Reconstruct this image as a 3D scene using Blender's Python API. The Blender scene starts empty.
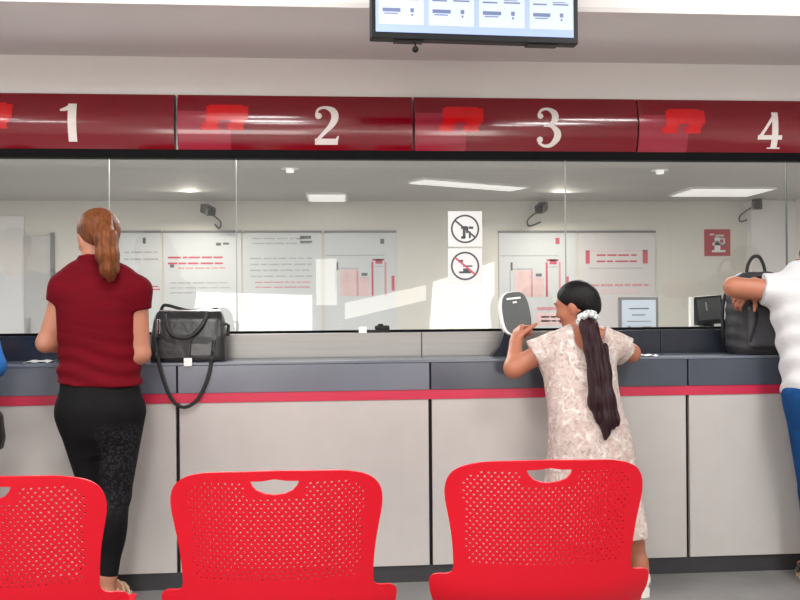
import bpy, bmesh, math, random
import numpy as np
from mathutils import Vector, Matrix
from mathutils.geometry import delaunay_2d_cdt

random.seed(7)
SC = bpy.context.scene
COL = SC.collection

# ------------------------------------------------------------------ survey of the place
# metres; X along the counter, Y into the office, Z up.  Camera stands at (0,0,CAM_H).
F_PX = 850.0
CAM_H = 1.28
PSI = math.radians(4.28)
ROLL = 0.0076
HOR = 300.0
SP, CP = math.sin(PSI), math.cos(PSI)

def W(px, py, Y):
    """the point of the plane y=Y seen at a measured picture position"""
    dx, dy = px - 400, py - HOR
    cx, cy = dx - ROLL * dy, dy + ROLL * dx
    d = Vector((SP * F_PX + CP * cx, CP * F_PX - SP * cx, -cy))
    t = Y / d.y
    return Vector((d.x * t, Y, CAM_H + d.z * t))

def WZ(px, py, z):
    dx, dy = px - 400, py - HOR
    cx, cy = dx - ROLL * dy, dy + ROLL * dx
    d = Vector((SP * F_PX + CP * cx, CP * F_PX - SP * cx, -cy))
    t = (z - CAM_H) / d.z
    return Vector((d.x * t, d.y * t, z))

Y_COUNTER = 3.83
Y_GLASS = 4.12
Y_BACK = 8.3
Z_LEDGE = 1.009
Z_UP = 1.124
Z_GTOP = 1.965

# ------------------------------------------------------------------ materials
def srgb(r, g, b):
    f = lambda c: (c / 255 / 12.92) if c / 255 <= 0.04045 else ((c / 255 + 0.055) / 1.055) ** 2.4
    return (f(r), f(g), f(b), 1)

def node(nt, t, **kw):
    n = nt.nodes.new(t)
    for k, v in kw.items():
        if k in n.inputs.keys(): n.inputs[k].default_value = v
        else: setattr(n, k, v)
    return n

def mat(name, col, rough=0.5, metal=0.0, var=0.06, scale=8.0, bump=0.0, bscale=60.0, emit=0.0, spec=0.5, stretch=None, coat=0.0):
    m = bpy.data.materials.new(name); m.use_nodes = True
    nt = m.node_tree; bs = nt.nodes['Principled BSDF']
    bs.inputs['Roughness'].default_value = rough
    bs.inputs['Metallic'].default_value = metal
    bs.inputs['Specular IOR Level'].default_value = spec
    bs.inputs['Coat Weight'].default_value = coat
    bs.inputs['Coat Roughness'].default_value = 0.08
    tc = node(nt, 'ShaderNodeTexCoord')
    mp = node(nt, 'ShaderNodeMapping')
    if stretch: mp.inputs['Scale'].default_value = stretch
    nt.links.new(tc.outputs['Object'], mp.inputs['Vector'])
    nz = node(nt, 'ShaderNodeTexNoise', Scale=scale, Detail=4.0)
    nt.links.new(mp.outputs['Vector'], nz.inputs['Vector'])
    rp = node(nt, 'ShaderNodeValToRGB')
    c = list(col)
    rp.color_ramp.elements[0].position = 0.3
    rp.color_ramp.elements[1].position = 0.7
    rp.color_ramp.elements[0].color = [max(0, x * (1 - var)) for x in c[:3]] + [1]
    rp.color_ramp.elements[1].color = [min(1, x * (1 + var)) for x in c[:3]] + [1]
    nt.links.new(nz.outputs['Fac'], rp.inputs['Fac'])
    nt.links.new(rp.outputs['Color'], bs.inputs['Base Color'])
    if emit:
        nt.links.new(rp.outputs['Color'], bs.inputs['Emission Color'])
        bs.inputs['Emission Strength'].default_value = emit
    if bump:
        n2 = node(nt, 'ShaderNodeTexNoise', Scale=bscale, Detail=3.0)
        nt.links.new(mp.outputs['Vector'], n2.inputs['Vector'])
        bp = node(nt, 'ShaderNodeBump', Strength=bump, Distance=0.01)
        nt.links.new(n2.outputs['Fac'], bp.inputs['Height'])
        nt.links.new(bp.outputs['Normal'], bs.inputs['Normal'])
    return m

def glass_mat(name, tint, ior, boost=1.0):
    m = bpy.data.materials.new(name); m.use_nodes = True
    nt = m.node_tree; nt.nodes.clear()
    out = node(nt, 'ShaderNodeOutputMaterial')
    mix = node(nt, 'ShaderNodeMixShader')
    tr = node(nt, 'ShaderNodeBsdfTransparent'); tr.inputs['Color'].default_value = tint
    gl = node(nt, 'ShaderNodeBsdfGlossy', Roughness=0.0)
    fr = node(nt, 'ShaderNodeFresnel', IOR=ior)
    ge = node(nt, 'ShaderNodeNewGeometry')       # thin pane: the same reflection from either side
    mr = node(nt, 'ShaderNodeMapRange'); mr.inputs[3].default_value = ior; mr.inputs[4].default_value = 1 / ior
    nt.links.new(ge.outputs['Backfacing'], mr.inputs[0]); nt.links.new(mr.outputs[0], fr.inputs['IOR'])
    mu = node(nt, 'ShaderNodeMath', operation='MULTIPLY'); mu.inputs[1].default_value = boost
    nt.links.new(fr.outputs[0], mu.inputs[0]); nt.links.new(mu.outputs[0], mix.inputs[0])
    nt.links.new(tr.outputs[0], mix.inputs[1]); nt.links.new(gl.outputs[0], mix.inputs[2])
    nt.links.new(mix.outputs[0], out.inputs[0])
    return m

M = {}
M['wall'] = mat('wall_paint', srgb(224, 220, 217), 0.7, var=0.02, scale=2, bump=0.05)
M['soffit'] = mat('soffit_paint', srgb(216, 212, 210), 0.8, var=0.02, scale=2)
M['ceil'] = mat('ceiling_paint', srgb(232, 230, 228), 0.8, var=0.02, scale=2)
M['floor'] = mat('floor_tile', srgb(126, 125, 124), 0.28, var=0.10, scale=5, bump=0.02)
M['office_wall'] = mat('office_wall_paint', srgb(216, 213, 205), 0.7, var=0.03, scale=1.2)
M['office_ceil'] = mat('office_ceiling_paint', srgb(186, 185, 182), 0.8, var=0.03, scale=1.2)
M['panel'] = mat('counter_laminate', srgb(182, 178, 175), 0.45, var=0.025, scale=9, bump=0.02)
M['fascia'] = mat('fascia_dark', srgb(104, 110, 121), 0.22, var=0.15, scale=1.4)
M['fascia_refl'] = mat('fascia_dark_reflection', srgb(70, 76, 87), 0.22, var=0.12, scale=1.4)  # same fascia, its darker reflection on the right-hand units put into the colour
M['upstand_refl'] = mat('upstand_dark_reflection', srgb(38, 42, 52), 0.2, var=0.15, scale=6)  # dark reflections in the glossy upstand, painted as its base colour
M['steel'] = mat('brushed_steel', srgb(150, 149, 147), 0.38, metal=0.6, var=0.05, scale=6, stretch=(0.3, 1, 14), bump=0.02)
M['stripe'] = mat('red_stripe', srgb(192, 44, 74), 0.35, var=0.05, scale=4)
M['toe'] = mat('toe_kick', srgb(50, 50, 53), 0.4, var=0.1)
M['black'] = mat('black_plastic', srgb(20, 20, 23), 0.45, var=0.1, spec=0.3)
M['strip'] = mat('strip_black', srgb(10, 10, 12), 0.7, var=0.1, spec=0.1)
M['darkgrey'] = mat('dark_grey_plastic', srgb(62, 66, 66), 0.4, var=0.1)
M['white'] = mat('white_plastic', srgb(232, 232, 230), 0.4, var=0.02)
M['paper'] = mat('white_paper', srgb(240, 240, 240), 0.7, var=0.02)
M['navy'] = mat('navy_plastic', srgb(26, 30, 46), 0.4, var=0.1)
M['sign'] = mat('sign_red_gloss', srgb(118, 0, 21), 0.16, var=0.07, scale=2, coat=0.6)
M['sign_pale'] = mat('sign_emblem_square', srgb(150, 40, 58), 0.16, var=0.05, coat=0.6)
M['emblem'] = mat('emblem_red', srgb(205, 2, 14), 0.2, var=0.1, coat=0.5)
M['numeral'] = mat('numeral_white', srgb(226, 218, 214), 0.4, var=0.02)
M['chair'] = mat('chair_red_plastic', srgb(204, 7, 33), 0.45, var=0.03, scale=3, spec=0.3)
M['chrome'] = mat('chrome', srgb(200, 200, 200), 0.15, metal=1.0, var=0.03)
M['seam'] = mat('glass_joint', srgb(150, 154, 152), 0.4, var=0.02)
M['seamdark'] = mat('glass_joint_dark', srgb(70, 76, 78), 0.4, var=0.02)
M['glass'] = glass_mat('clear_glass', (0.975, 0.985, 0.98, 1), 1.62, 1.6)
M['daylight'] = mat('daylight_pane', (1.0, 0.965, 0.90, 1), 0.2, var=0.02, emit=5.2)
M['daylight_soft'] = mat('daylight_pane_soft', (1.0, 0.95, 0.88, 1), 0.2, var=0.02, emit=3.2)
M['lamp'] = mat('lamp_diffuser', (0.95, 0.94, 0.91, 1), 0.4, var=0.01, emit=0.4)
M['poster'] = mat('poster_sheet', srgb(206, 210, 212), 0.5, var=0.02, scale=3)
M['poster2'] = mat('poster_sheet_pink', srgb(212, 208, 209), 0.5, var=0.02, scale=3)
M['print_grey'] = mat('print_grey', srgb(176, 178, 182), 0.7, var=0.15, scale=40)
M['print_dark'] = mat('print_dark', srgb(104, 106, 112), 0.7, var=0.1)
M['print_red'] = mat('print_red', srgb(210, 152, 158), 0.7, var=0.1, scale=40)
M['print_redstrong'] = mat('print_red_strong', srgb(200, 86, 102), 0.7, var=0.1)
M['print_pink'] = mat('print_pink', srgb(226, 196, 196), 0.7, var=0.1)
M['rail'] = mat('rail_grey', srgb(120, 122, 122), 0.5, var=0.05)
M['sticker'] = mat('sticker_white', srgb(222, 224, 224), 0.6, var=0.02)
M['sticker_ink'] = mat('sticker_ink', srgb(74, 78, 84), 0.6, var=0.05)
M['firesign'] = mat('fire_sign_red', srgb(168, 40, 52), 0.5, var=0.05)
M['screen'] = mat('screen_blue', srgb(143, 160, 208), 0.5, var=0.02, emit=0.5, spec=0.1)
M['card'] = mat('screen_card', srgb(173, 183, 208), 0.5, var=0.01, emit=0.5, spec=0.1)
M['ink'] = mat('screen_ink', srgb(104, 118, 156), 0.5, var=0.05)
M['skin_light'] = mat('skin_light', srgb(170, 115, 91), 0.5, var=0.05, scale=14, bump=0.03)
M['skin_tan'] = mat('skin_tan', srgb(172, 110, 84), 0.5, var=0.06, scale=14, bump=0.03)
M['hair_auburn'] = mat('hair_auburn', srgb(104, 56, 24), 0.5, spec=0.25, var=0.5, scale=26, stretch=(4, 4, 0.5), bump=0.4, bscale=60)
M['hair_black'] = mat('hair_black', srgb(12, 10, 11), 0.5, var=0.3, spec=0.25, scale=30, stretch=(4, 4, 0.4), bump=0.3, bscale=60)
M['hair_plum'] = mat('hair_plum', srgb(40, 17, 23), 0.5, spec=0.25, var=0.45, scale=30, stretch=(5, 5, 0.35), bump=0.4, bscale=60)
M['shirt_red'] = mat('shirt_crimson', srgb(94, 0, 16), 0.85, var=0.08, scale=9, bump=0.35, bscale=14, stretch=(0.7, 1, 2.6), spec=0.15)
M['tee_white'] = mat('tee_white', srgb(202, 202, 204), 0.85, var=0.03, bump=0.4, bscale=11, stretch=(1, 1, 1.4), spec=0.1)
M['jeans'] = mat('blue_denim', srgb(26, 70, 122), 0.85, var=0.22, scale=12, bump=0.25, bscale=40, spec=0.1)
M['shirt_blue'] = mat('shirt_blue', srgb(40, 96, 160), 0.8, var=0.1, bump=0.2, bscale=14, spec=0.1)
M['trouser_grey'] = mat('trouser_grey', srgb(60, 62, 70), 0.85, var=0.1)
M['leather'] = mat('black_leather', srgb(30, 30, 32), 0.36, var=0.25, scale=14, bump=0.25, bscale=28)
M['leather_grey'] = mat('grey_leather', srgb(78, 78, 79), 0.42, var=0.2, scale=12, bump=0.25, bscale=26)
M['nylon'] = mat('black_nylon', srgb(42, 42, 46), 0.6, var=0.2, scale=12, bump=0.3, bscale=20)
M['nylon_grey'] = mat('charcoal_nylon', srgb(74, 74, 79), 0.6, var=0.15, scale=12, bump=0.3, bscale=18)
M['nylon_strap'] = mat('strap_nylon', srgb(22, 22, 25), 0.6, var=0.2)
M['sandal'] = mat('sandal_tan', srgb(196, 168, 140), 0.5, var=0.08)
M['shoe_white'] = mat('shoe_white', srgb(228, 222, 216), 0.5, var=0.04)
M['shoe_dark'] = mat('shoe_dark', srgb(50, 46, 46), 0.5, var=0.1)
M['scrunchie'] = mat('scrunchie_silver', srgb(205, 212, 210), 0.4, var=0.35, scale=70, bump=0.5, bscale=90)
M['eye'] = mat('eye_white', srgb(230, 226, 222), 0.2, var=0.02)
M['lips'] = mat('lips', srgb(170, 90, 86), 0.5, var=0.05)

def pants_mat():
    m = mat('black_leggings', srgb(10, 10, 12), 0.8, var=0.2, scale=10, spec=0.2)
    nt = m.node_tree; bs = nt.nodes['Principled BSDF']
    tc = node(nt, 'ShaderNodeTexCoord')
    vo = node(nt, 'ShaderNodeTexVoronoi', Scale=78.0)
    nt.links.new(tc.outputs['Object'], vo.inputs['Vector'])
    rp = node(nt, 'ShaderNodeValToRGB')
    rp.color_ramp.elements[0].position = 0.30; rp.color_ramp.elements[0].color = (0.022, 0.022, 0.027, 1)
    rp.color_ramp.elements[1].position = 0.62; rp.color_ramp.elements[1].color = (0.004, 0.004, 0.005, 1)
    nt.links.new(vo.outputs['Distance'], rp.inputs['Fac'])
    sx = node(nt, 'ShaderNodeSeparateXYZ'); nt.links.new(tc.outputs['Object'], sx.inputs[0])
    g1 = node(nt, 'ShaderNodeMapRange'); g1.inputs[1].default_value = 0.0; g1.inputs[2].default_value = 0.03
    nt.links.new(sx.outputs['X'], g1.inputs[0])
    g2 = node(nt, 'ShaderNodeMapRange'); g2.inputs[1].default_value = 0.80; g2.inputs[2].default_value = 0.76
    nt.links.new(sx.outputs['Z'], g2.inputs[0])
    g3 = node(nt, 'ShaderNodeMapRange'); g3.inputs[1].default_value = 0.38; g3.inputs[2].default_value = 0.46
    nt.links.new(sx.outputs['Z'], g3.inputs[0])
    a = node(nt, 'ShaderNodeMath', operation='MULTIPLY'); b = node(nt, 'ShaderNodeMath', operation='MULTIPLY')
    nt.links.new(g1.outputs[0], a.inputs[0]); nt.links.new(g2.outputs[0], a.inputs[1])
    nt.links.new(a.outputs[0], b.inputs[0]); nt.links.new(g3.outputs[0], b.inputs[1])
    base = bs.inputs['Base Color'].links[0].from_socket
    mx = node(nt, 'ShaderNodeMix', data_type='RGBA')
    nt.links.new(b.outputs[0], mx.inputs[0]); nt.links.new(base, mx.inputs[6]); nt.links.new(rp.outputs[0], mx.inputs[7])
    nt.links.new(mx.outputs[2], bs.inputs['Base Color'])
    return m
M['leggings'] = pants_mat()

def floral_mat():
    m = mat('floral_cotton', srgb(196, 182, 175), 0.85, var=0.03, bump=0.35, bscale=12, spec=0.1)
    nt = m.node_tree; bs = nt.nodes['Principled BSDF']
    base = bs.inputs['Base Color'].links[0].from_socket
    tc = node(nt, 'ShaderNodeTexCoord')
    cur = base
    for sc, col, lo, hi, w in ((30.0, srgb(184, 160, 153), 0.50, 0.60, (0, 0, 0)), (44.0, srgb(158, 144, 138), 0.57, 0.64, (3, 1, 2)), (24.0, srgb(222, 214, 209), 0.54, 0.66, (7, 2, 4))):
        mp = node(nt, 'ShaderNodeMapping'); mp.inputs['Location'].default_value = w
        nt.links.new(tc.outputs['Object'], mp.inputs['Vector'])
        nz = node(nt, 'ShaderNodeTexNoise', Scale=sc, Detail=2.0, Distortion=1.2)
        nt.links.new(mp.outputs[0], nz.inputs['Vector'])
        mr = node(nt, 'ShaderNodeMapRange'); mr.inputs[1].default_value = lo; mr.inputs[2].default_value = hi; mr.inputs[4].default_value = 0.8
        nt.links.new(nz.outputs['Fac'], mr.inputs[0])
        mx = node(nt, 'ShaderNodeMix', data_type='RGBA'); mx.inputs[7].default_value = col
        nt.links.new(mr.outputs[0], mx.inputs[0]); nt.links.new(cur, mx.inputs[6])
        cur = mx.outputs[2]
    nt.links.new(cur, bs.inputs['Base Color'])
    return m
M['floral'] = floral_mat()

# ------------------------------------------------------------------ mesh helpers
def link(name, me, m, parent=None, smooth=False):
    o = bpy.data.objects.new(name, me); COL.objects.link(o)
    if m is not None: me.materials.append(m)
    if smooth:
        me.polygons.foreach_set('use_smooth', [True] * len(me.polygons))
        if smooth != 'all': me.set_sharp_from_angle(angle=math.radians(40))
    if parent is not None: o.parent = parent
    return o

def obj(name, bm, m, parent=None, smooth=False):
    bmesh.ops.recalc_face_normals(bm, faces=bm.faces)
    me = bpy.data.meshes.new(name); bm.to_mesh(me); bm.free()
    return link(name, me, m, parent, smooth)

def tag(o, label=None, cat=None, group=None, kind=None):
    if label: o['label'] = label
    if cat: o['category'] = cat
    if group: o['group'] = group
    if kind: o['kind'] = kind
    return o

def empty(name, loc, label, cat, group=None, rz=0.0):
    o = bpy.data.objects.new(name, None); COL.objects.link(o)
    o.location = loc; o.rotation_euler = (0, 0, rz); o.empty_display_size = 0.1
    return tag(o, label, cat, group)

def box(bm, x0, x1, y0, y1, z0, z1, bev=0.0, mtx=None):
    r = bmesh.ops.create_cube(bm, size=1)
    vs = r['verts']
    for v in vs:
        v.co = Vector(((x0 + x1) / 2 + v.co.x * (x1 - x0), (y0 + y1) / 2 + v.co.y * (y1 - y0), (z0 + z1) / 2 + v.co.z * (z1 - z0)))
    if bev:
        es = list({e for v in vs for e in v.link_edges})
        rr = bmesh.ops.bevel(bm, geom=es, offset=bev, segments=2, profile=0.5, affect='EDGES')
        vs = list({v for f in rr['faces'] for v in f.verts} | {v for v in vs if v.is_valid})
    if mtx is not None:
        for v in vs: v.co = mtx @ v.co
    return vs

def bx(*a, **k):
    bm = bmesh.new(); box(bm, *a, **k); return bm

def poly(bm, pts):
    vs = [bm.verts.new(p) for p in pts]
    return bm.faces.new(vs)

def prism(bm, pts, ext):
    """closed prism: polygon pts extruded by the vector ext"""
    ext = Vector(ext); n = len(pts)
    a = [bm.verts.new(p) for p in pts]; b = [bm.verts.new(Vector(p) + ext) for p in pts]
    bm.faces.new(a); bm.faces.new(b[::-1])
    for i in range(n):
        bm.faces.new((a[i], b[i], b[(i + 1) % n], a[(i + 1) % n]))

def tube(bm, pts, rad, seg=10, flat=1.0):
    pts = [Vector(p) for p in pts]
    if not isinstance(rad, (list, tuple)): rad = [rad] * len(pts)
    rings = []; up = Vector((0, 0, 1)); prev = None
    for i, p in enumerate(pts):
        t = (pts[min(i + 1, len(pts) - 1)] - pts[max(i - 1, 0)]).normalized()
        if prev is None:
            n = t.cross(Vector((0, 1, 0)))
            if n.length < 0.1: n = t.cross(Vector((1, 0, 0)))
            n.normalize()
        else:
            n = (prev - t * prev.dot(t)).normalized()
        prev = n; b = t.cross(n)
        rings.append([bm.verts.new(p + (n * math.cos(a) + b * math.sin(a) * flat) * rad[i]) for a in [2 * math.pi * k / seg for k in range(seg)]])
    for r0, r1 in zip(rings, rings[1:]):
        for k in range(seg):
            bm.faces.new((r0[k], r0[(k + 1) % seg], r1[(k + 1) % seg], r1[k]))
    bm.faces.new(rings[0][::-1]); bm.faces.new(rings[-1])

def smooth_path(pts, n=8):
    pts = [Vector(p) for p in pts]; out = []
    for i in range(len(pts) - 1):
        p0 = pts[max(i - 1, 0)]; p1 = pts[i]; p2 = pts[i + 1]; p3 = pts[min(i + 2, len(pts) - 1)]
        for k in range(n):
            t = k / n
            out.append(0.5 * ((2 * p1) + (p2 - p0) * t + (2 * p0 - 5 * p1 + 4 * p2 - p3) * t * t + (3 * p1 - p0 - 3 * p2 + p3) * t ** 3))
    out.append(pts[-1]); return out

def lathe(bm, prof, c=(0, 0, 0), seg=24, axis='Z'):
    c = Vector(c); rings = []
    for r, z in prof:
        ring = []
        for k in range(seg):
            a = 2 * math.pi * k / seg
            v = Vector((r * math.cos(a), r * math.sin(a), z))
            if axis == 'Y': v = Vector((v.x, v.z, v.y))
            ring.append(bm.verts.new(c + v))
        rings.append(ring)
    for r0, r1 in zip(rings, rings[1:]):
        for k in range(seg):
            bm.faces.new((r0[k], r0[(k + 1) % seg], r1[(k + 1) % seg], r1[k]))
    bm.faces.new(rings[0][::-1]); bm.faces.new(rings[-1])

# ------------------------------------------------------------------ distance-field modelling for bodies and soft goods
def P3(v): return np.asarray(v, dtype=np.float32)

def cap(a, b, ra, rb=None):
    a, b = P3(a), P3(b); rb = ra if rb is None else rb
    ab = b - a; L = float(ab @ ab) + 1e-9
    def f(P):
        t = np.clip((P - a) @ ab / L, 0, 1)
        d = P - a - t[:, None] * ab
        return np.sqrt((d * d).sum(1)) - (ra + (rb - ra) * t)
    return f

def ell(c, r, R=None):
    c, r = P3(c), P3(r)
    def f(P):
        q = P - c
        if R is not None: q = q @ R
        k0 = np.sqrt(((q / r) ** 2).sum(1)); k1 = np.sqrt(((q / (r * r)) ** 2).sum(1)) + 1e-6
        return np.where(k0 < 1e-3, -r.min(), k0 * (k0 - 1) / k1)
    return f

def rbox(c, h, rad, R=None):
    c, h = P3(c), P3(h)
    def f(P):
        q = P - c
        if R is not None: q = q @ R
        q = np.abs(q) - (h - rad)
        return np.sqrt((np.maximum(q, 0) ** 2).sum(1)) + np.minimum(q.max(1), 0) - rad
    return f

def loft(rows, n=2.2, fold=None):
    """body-like column: rows of (z, centre x, centre y, half width, half depth)"""
    R = np.array(sorted(rows), dtype=np.float64)
    zs = np.linspace(R[0, 0], R[-1, 0], 120)
    T = [np.interp(zs, R[:, 0], R[:, j]) for j in range(1, 5)]
    ker = np.hanning(15); ker /= ker.sum()
    T = [np.convolve(np.pad(t, 7, mode='edge'), ker, 'valid') for t in T]
    z0, z1 = R[0, 0], R[-1, 0]
    def f(P):
        z = np.clip(P[:, 2], z0, z1)
        cx, cy, a, b = [np.interp(z, zs, t).astype(np.float32) for t in T]
        x = P[:, 0] - cx; y = P[:, 1] - cy
        if fold is not None:
            s = 1 + fold(np.arctan2(y / b, x / a), z)
            a = a * s; b = b * s
        q = (np.abs(x / a) ** n + np.abs(y / b) ** n) ** (1.0 / n)
        d = (q - 1) * np.minimum(a, b)
        dz = np.maximum(z0 - P[:, 2], P[:, 2] - z1)
        return np.where(dz > 0, np.sqrt(np.maximum(d, 0) ** 2 + np.maximum(dz, 0) ** 2), np.maximum(d, dz))
    return f

def plane(p, nrm):
    p, nrm = P3(p), P3(nrm); nrm = nrm / np.linalg.norm(nrm)
    return lambda P: (P - p) @ nrm            # negative on the side away from nrm

def infl(f, r): return lambda P: f(P) - r
def xf(f, R, t):
    R = np.asarray(R, np.float32); t = P3(t)
    return lambda P: f((P - t) @ R)

def smin(a, b, k):
    if k <= 0: return np.minimum(a, b)
    h = np.maximum(k - np.abs(a - b), 0) / k
    return np.minimum(a, b) - h * h * k * 0.25

def uni(*fs, k=0.02):
    def f(P):
        d = None
        for g in fs:
            kk = k
            if isinstance(g, tuple): g, kk = g
            e = g(P)
            d = e if d is None else smin(d, e, kk)
        return d
    return f
def sub(f, g, k=0.0): return lambda P: -smin(-f(P), g(P), k)
def inter(f, g, k=0.0): return lambda P: -smin(-f(P), -g(P), k)

def mesh_sdf(name, f, lo, hi, h, m, parent=None, B=12):
    lo, hi = P3(lo), P3(hi)
    nb = np.ceil((hi - lo) / (h * B)).astype(int)
    n = nb * B + 1
    F = np.full(tuple(n), 1.0, np.float32)
    idx = np.stack(np.meshgrid(*[np.arange(k) for k in nb], indexing='ij'), -1).reshape(-1, 3)
    cen = lo + (idx * B + B / 2) * h
    d = f(cen.astype(np.float32))
    loc = np.stack(np.meshgrid(*[np.arange(B + 1)] * 3, indexing='ij'), -1).reshape(-1, 3)
    for i, dd in zip(idx, d):
        s = i * B
        sl = tuple(slice(s[j], s[j] + B + 1) for j in range(3))
        if abs(dd) < B * h * 1.5 + 0.02:
            F[sl] = f((lo + (loc + s) * h).astype(np.float32)).reshape(B + 1, B + 1, B + 1)
        elif dd < 0: F[sl] = np.where(F[sl] == 1.0, -1.0, F[sl])
    F[0], F[-1] = 1, 1; F[:, 0], F[:, -1] = 1, 1; F[:, :, 0], F[:, :, -1] = 1, 1
    I = F < 0
    c = np.zeros(tuple(n - 1), np.int8)
    offs = [(a, b, e) for a in (0, 1) for b in (0, 1) for e in (0, 1)]
    for a, b, e in offs:
        c += I[a:n[0] - 1 + a, b:n[1] - 1 + b, e:n[2] - 1 + e]
    act = np.argwhere((c > 0) & (c < 8))
    vid = np.full(tuple(n - 1), -1, np.int64); vid[tuple(act.T)] = np.arange(len(act))
    acc = np.zeros((len(act), 3)); cnt = np.zeros(len(act))
    for o1 in offs:
        for ax in range(3):
            if o1[ax] == 1: continue
            o2 = list(o1); o2[ax] = 1
            f1 = F[tuple((act + o1).T)]; f2 = F[tuple((act + o2).T)]
            cr = (f1 < 0) != (f2 < 0)
            t = np.where(cr, f1 / np.where(cr, f1 - f2, 1), 0)
            p = np.repeat(np.array(o1, float)[None], len(act), 0); p[:, ax] += t
            acc += p * cr[:, None]; cnt += cr
    V = lo + (act + acc / cnt[:, None]) * h
    Q = []
    for ax in range(3):
        u, v = (ax + 1) % 3, (ax + 2) % 3
        s1 = [slice(None)] * 3; s2 = [slice(None)] * 3
        s1[ax] = slice(0, n[ax] - 1); s2[ax] = slice(1, n[ax])
        A, Bb = I[tuple(s1)], I[tuple(s2)]
        e = np.argwhere(A != Bb)
        sg = A[tuple(e.T)]
        def cell(du, dv):
            q = e.copy(); q[:, u] += du; q[:, v] += dv
            return vid[tuple(q.T)]
        q = np.stack([cell(-1, -1), cell(0, -1), cell(0, 0), cell(-1, 0)], 1)
        q[~sg] = q[~sg][:, ::-1]
        Q.append(q)
    Q = np.concatenate(Q)
    me = bpy.data.meshes.new(name)
    me.vertices.add(len(V)); me.vertices.foreach_set('co', V.astype(np.float32).ravel())
    me.loops.add(Q.size); me.loops.foreach_set('vertex_index', Q.astype(np.int32).ravel())
    me.polygons.add(len(Q)); me.polygons.foreach_set('loop_start', np.arange(0, Q.size, 4, dtype=np.int32))
    me.update(calc_edges=True); me.validate()
    return link(name, me, m, parent, 'all')

# ------------------------------------------------------------------ the setting
def struct(name, bm, m, smooth=False):
    return tag(obj(name, bm, m, None, smooth), kind='structure')

XL, XR = -5.0, 4.6
YR = -3.2
zc = 3.05
wl = lambda px, Y: W(px, 300, Y).x

struct('floor', bx(XL, XR, YR, Y_BACK, -0.12, 0.0), M['floor'])
struct('ceiling', bx(XL, XR, YR, 3.42, zc, zc + 0.1), M['ceil'])
z_sof = W(400, 60, Y_GLASS).z
y_sof = WZ(400, 8.5, z_sof).y
struct('trim_1', bx(XL, XR, y_sof, Y_GLASS + 0.3, z_sof, z_sof + 0.02), M['soffit'])
struct('trim_2', bx(XL, XR, y_sof, y_sof + 0.05, z_sof + 0.02, zc + 0.1), M['ceil'])
struct('wall_front', bx(XL, XR, Y_GLASS, Y_GLASS + 0.12, Z_GTOP + 0.035, z_sof), M['wall'])
struct('wall_left', bx(XL - 0.1, XL, YR, Y_BACK, 0, zc), M['wall'])
struct('wall_right', bx(XR, XR + 0.1, YR, Y_BACK, 0, zc), M['wall'])
# office behind the glass
z_oc = 2.25
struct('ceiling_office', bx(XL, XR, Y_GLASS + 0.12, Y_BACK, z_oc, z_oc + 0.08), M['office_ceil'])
struct('wall_office', bx(XL, XR, Y_BACK, Y_BACK + 0.1, 0, zc), M['office_wall'])
struct('trim_3', bx(XL, XR, Y_GLASS - 0.035, Y_GLASS + 0.02, Z_GTOP - 0.005, Z_GTOP + 0.035), M['strip'])
struct('trim_4', bx(XL, XR, Y_GLASS - 0.015, Y_GLASS + 0.015, Z_UP, Z_UP + 0.012), M['strip'])

# glass screen: panes with joints
joints = [XL] + [wl(p, Y_GLASS) for p in (110, 237, 566, 787)] + [XR]
for i in range(5):
    a, b = joints[i] + 0.003, joints[i + 1] - 0.003
    bm = bmesh.new(); poly(bm, [(a, Y_GLASS, Z_UP + 0.01), (b, Y_GLASS, Z_UP + 0.01), (b, Y_GLASS, Z_GTOP), (a, Y_GLASS, Z_GTOP)])
    struct('window_%d' % (i + 1), bm, M['glass'])
for i in range(1, 5):
    x = joints[i]
    struct('trim_%d' % (4 + i), bx(x - 0.0018, x + 0.0018, Y_GLASS - 0.006, Y_GLASS + 0.006, Z_UP + 0.012, Z_GTOP - 0.005), M['seamdark'] if i == 4 else M['seam'])

# rear wall of the hall; daylight windows shaped for their reflections in the glass
def rear(px, py):
    v = W(px, py, 2 * Y_GLASS - YR); return v.x, v.z
def opening(name, pts, m):
    bm = bmesh.new(); prism(bm, [(x, YR + 0.012, z) for x, z in pts], (0, -0.03, 0))
    struct(name, bm, m)
struct('wall_rear', bx(XL, XR, YR - 0.1, YR, 0, zc), M['wall'])
x0, z1 = rear(163, 291); x1, _ = rear(312, 296)
opening('window_6', [(x0, 0.35), (x1, 0.35), (x1, z1 - 0.07), (x0, z1)], M['daylight'])
xa, za = rear(316, 259); xb, zb = rear(337, 305)
opening('window_7', [(xa, zb), (xb, zb), (xb, za), (xa, za)], M['daylight_soft'])
xa, za = rear(345, 312); xb, zb = rear(426, 285); xd, zd = rear(426, 300)
opening('window_8', [(xa, za - 0.1), (xb, zd), (xb, zb), (xa, za + 0.12)], M['daylight_soft'])  # slanted outline made up for the bright reflection in the glass
xc, zcc = rear(433, 282); xe, ze = rear(494, 262)
opening('window_9', [(xc - 0.1, 0.35), (xe, 0.35), (xe, ze), (xc, zcc)], M['daylight'])

# office back wall: plain pale door at the left
xa, xb = W(25, 300, Y_BACK).x, W(52, 300, Y_BACK).x
zt = W(40, 236, Y_BACK).z
d = struct('door_1', bx(xa, xb, Y_BACK - 0.03, Y_BACK, 0, zt, bev=0.004), mat('door_grey', srgb(196, 194, 190), 0.5, var=0.03))
obj('door_handle', bx(xa + 0.04, xa + 0.06, Y_BACK - 0.07, Y_BACK - 0.028, 1.0, 1.14), M['chrome'], d)
struct('trim_9', bx(xb, xb + 0.03, Y_BACK - 0.04, Y_BACK, 0, zt + 0.03), M['rail'])
struct('trim_10', bx(xa - 0.9, xa, Y_BACK - 0.02, Y_BACK, 0, 2.1), M['ceil'])
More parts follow.
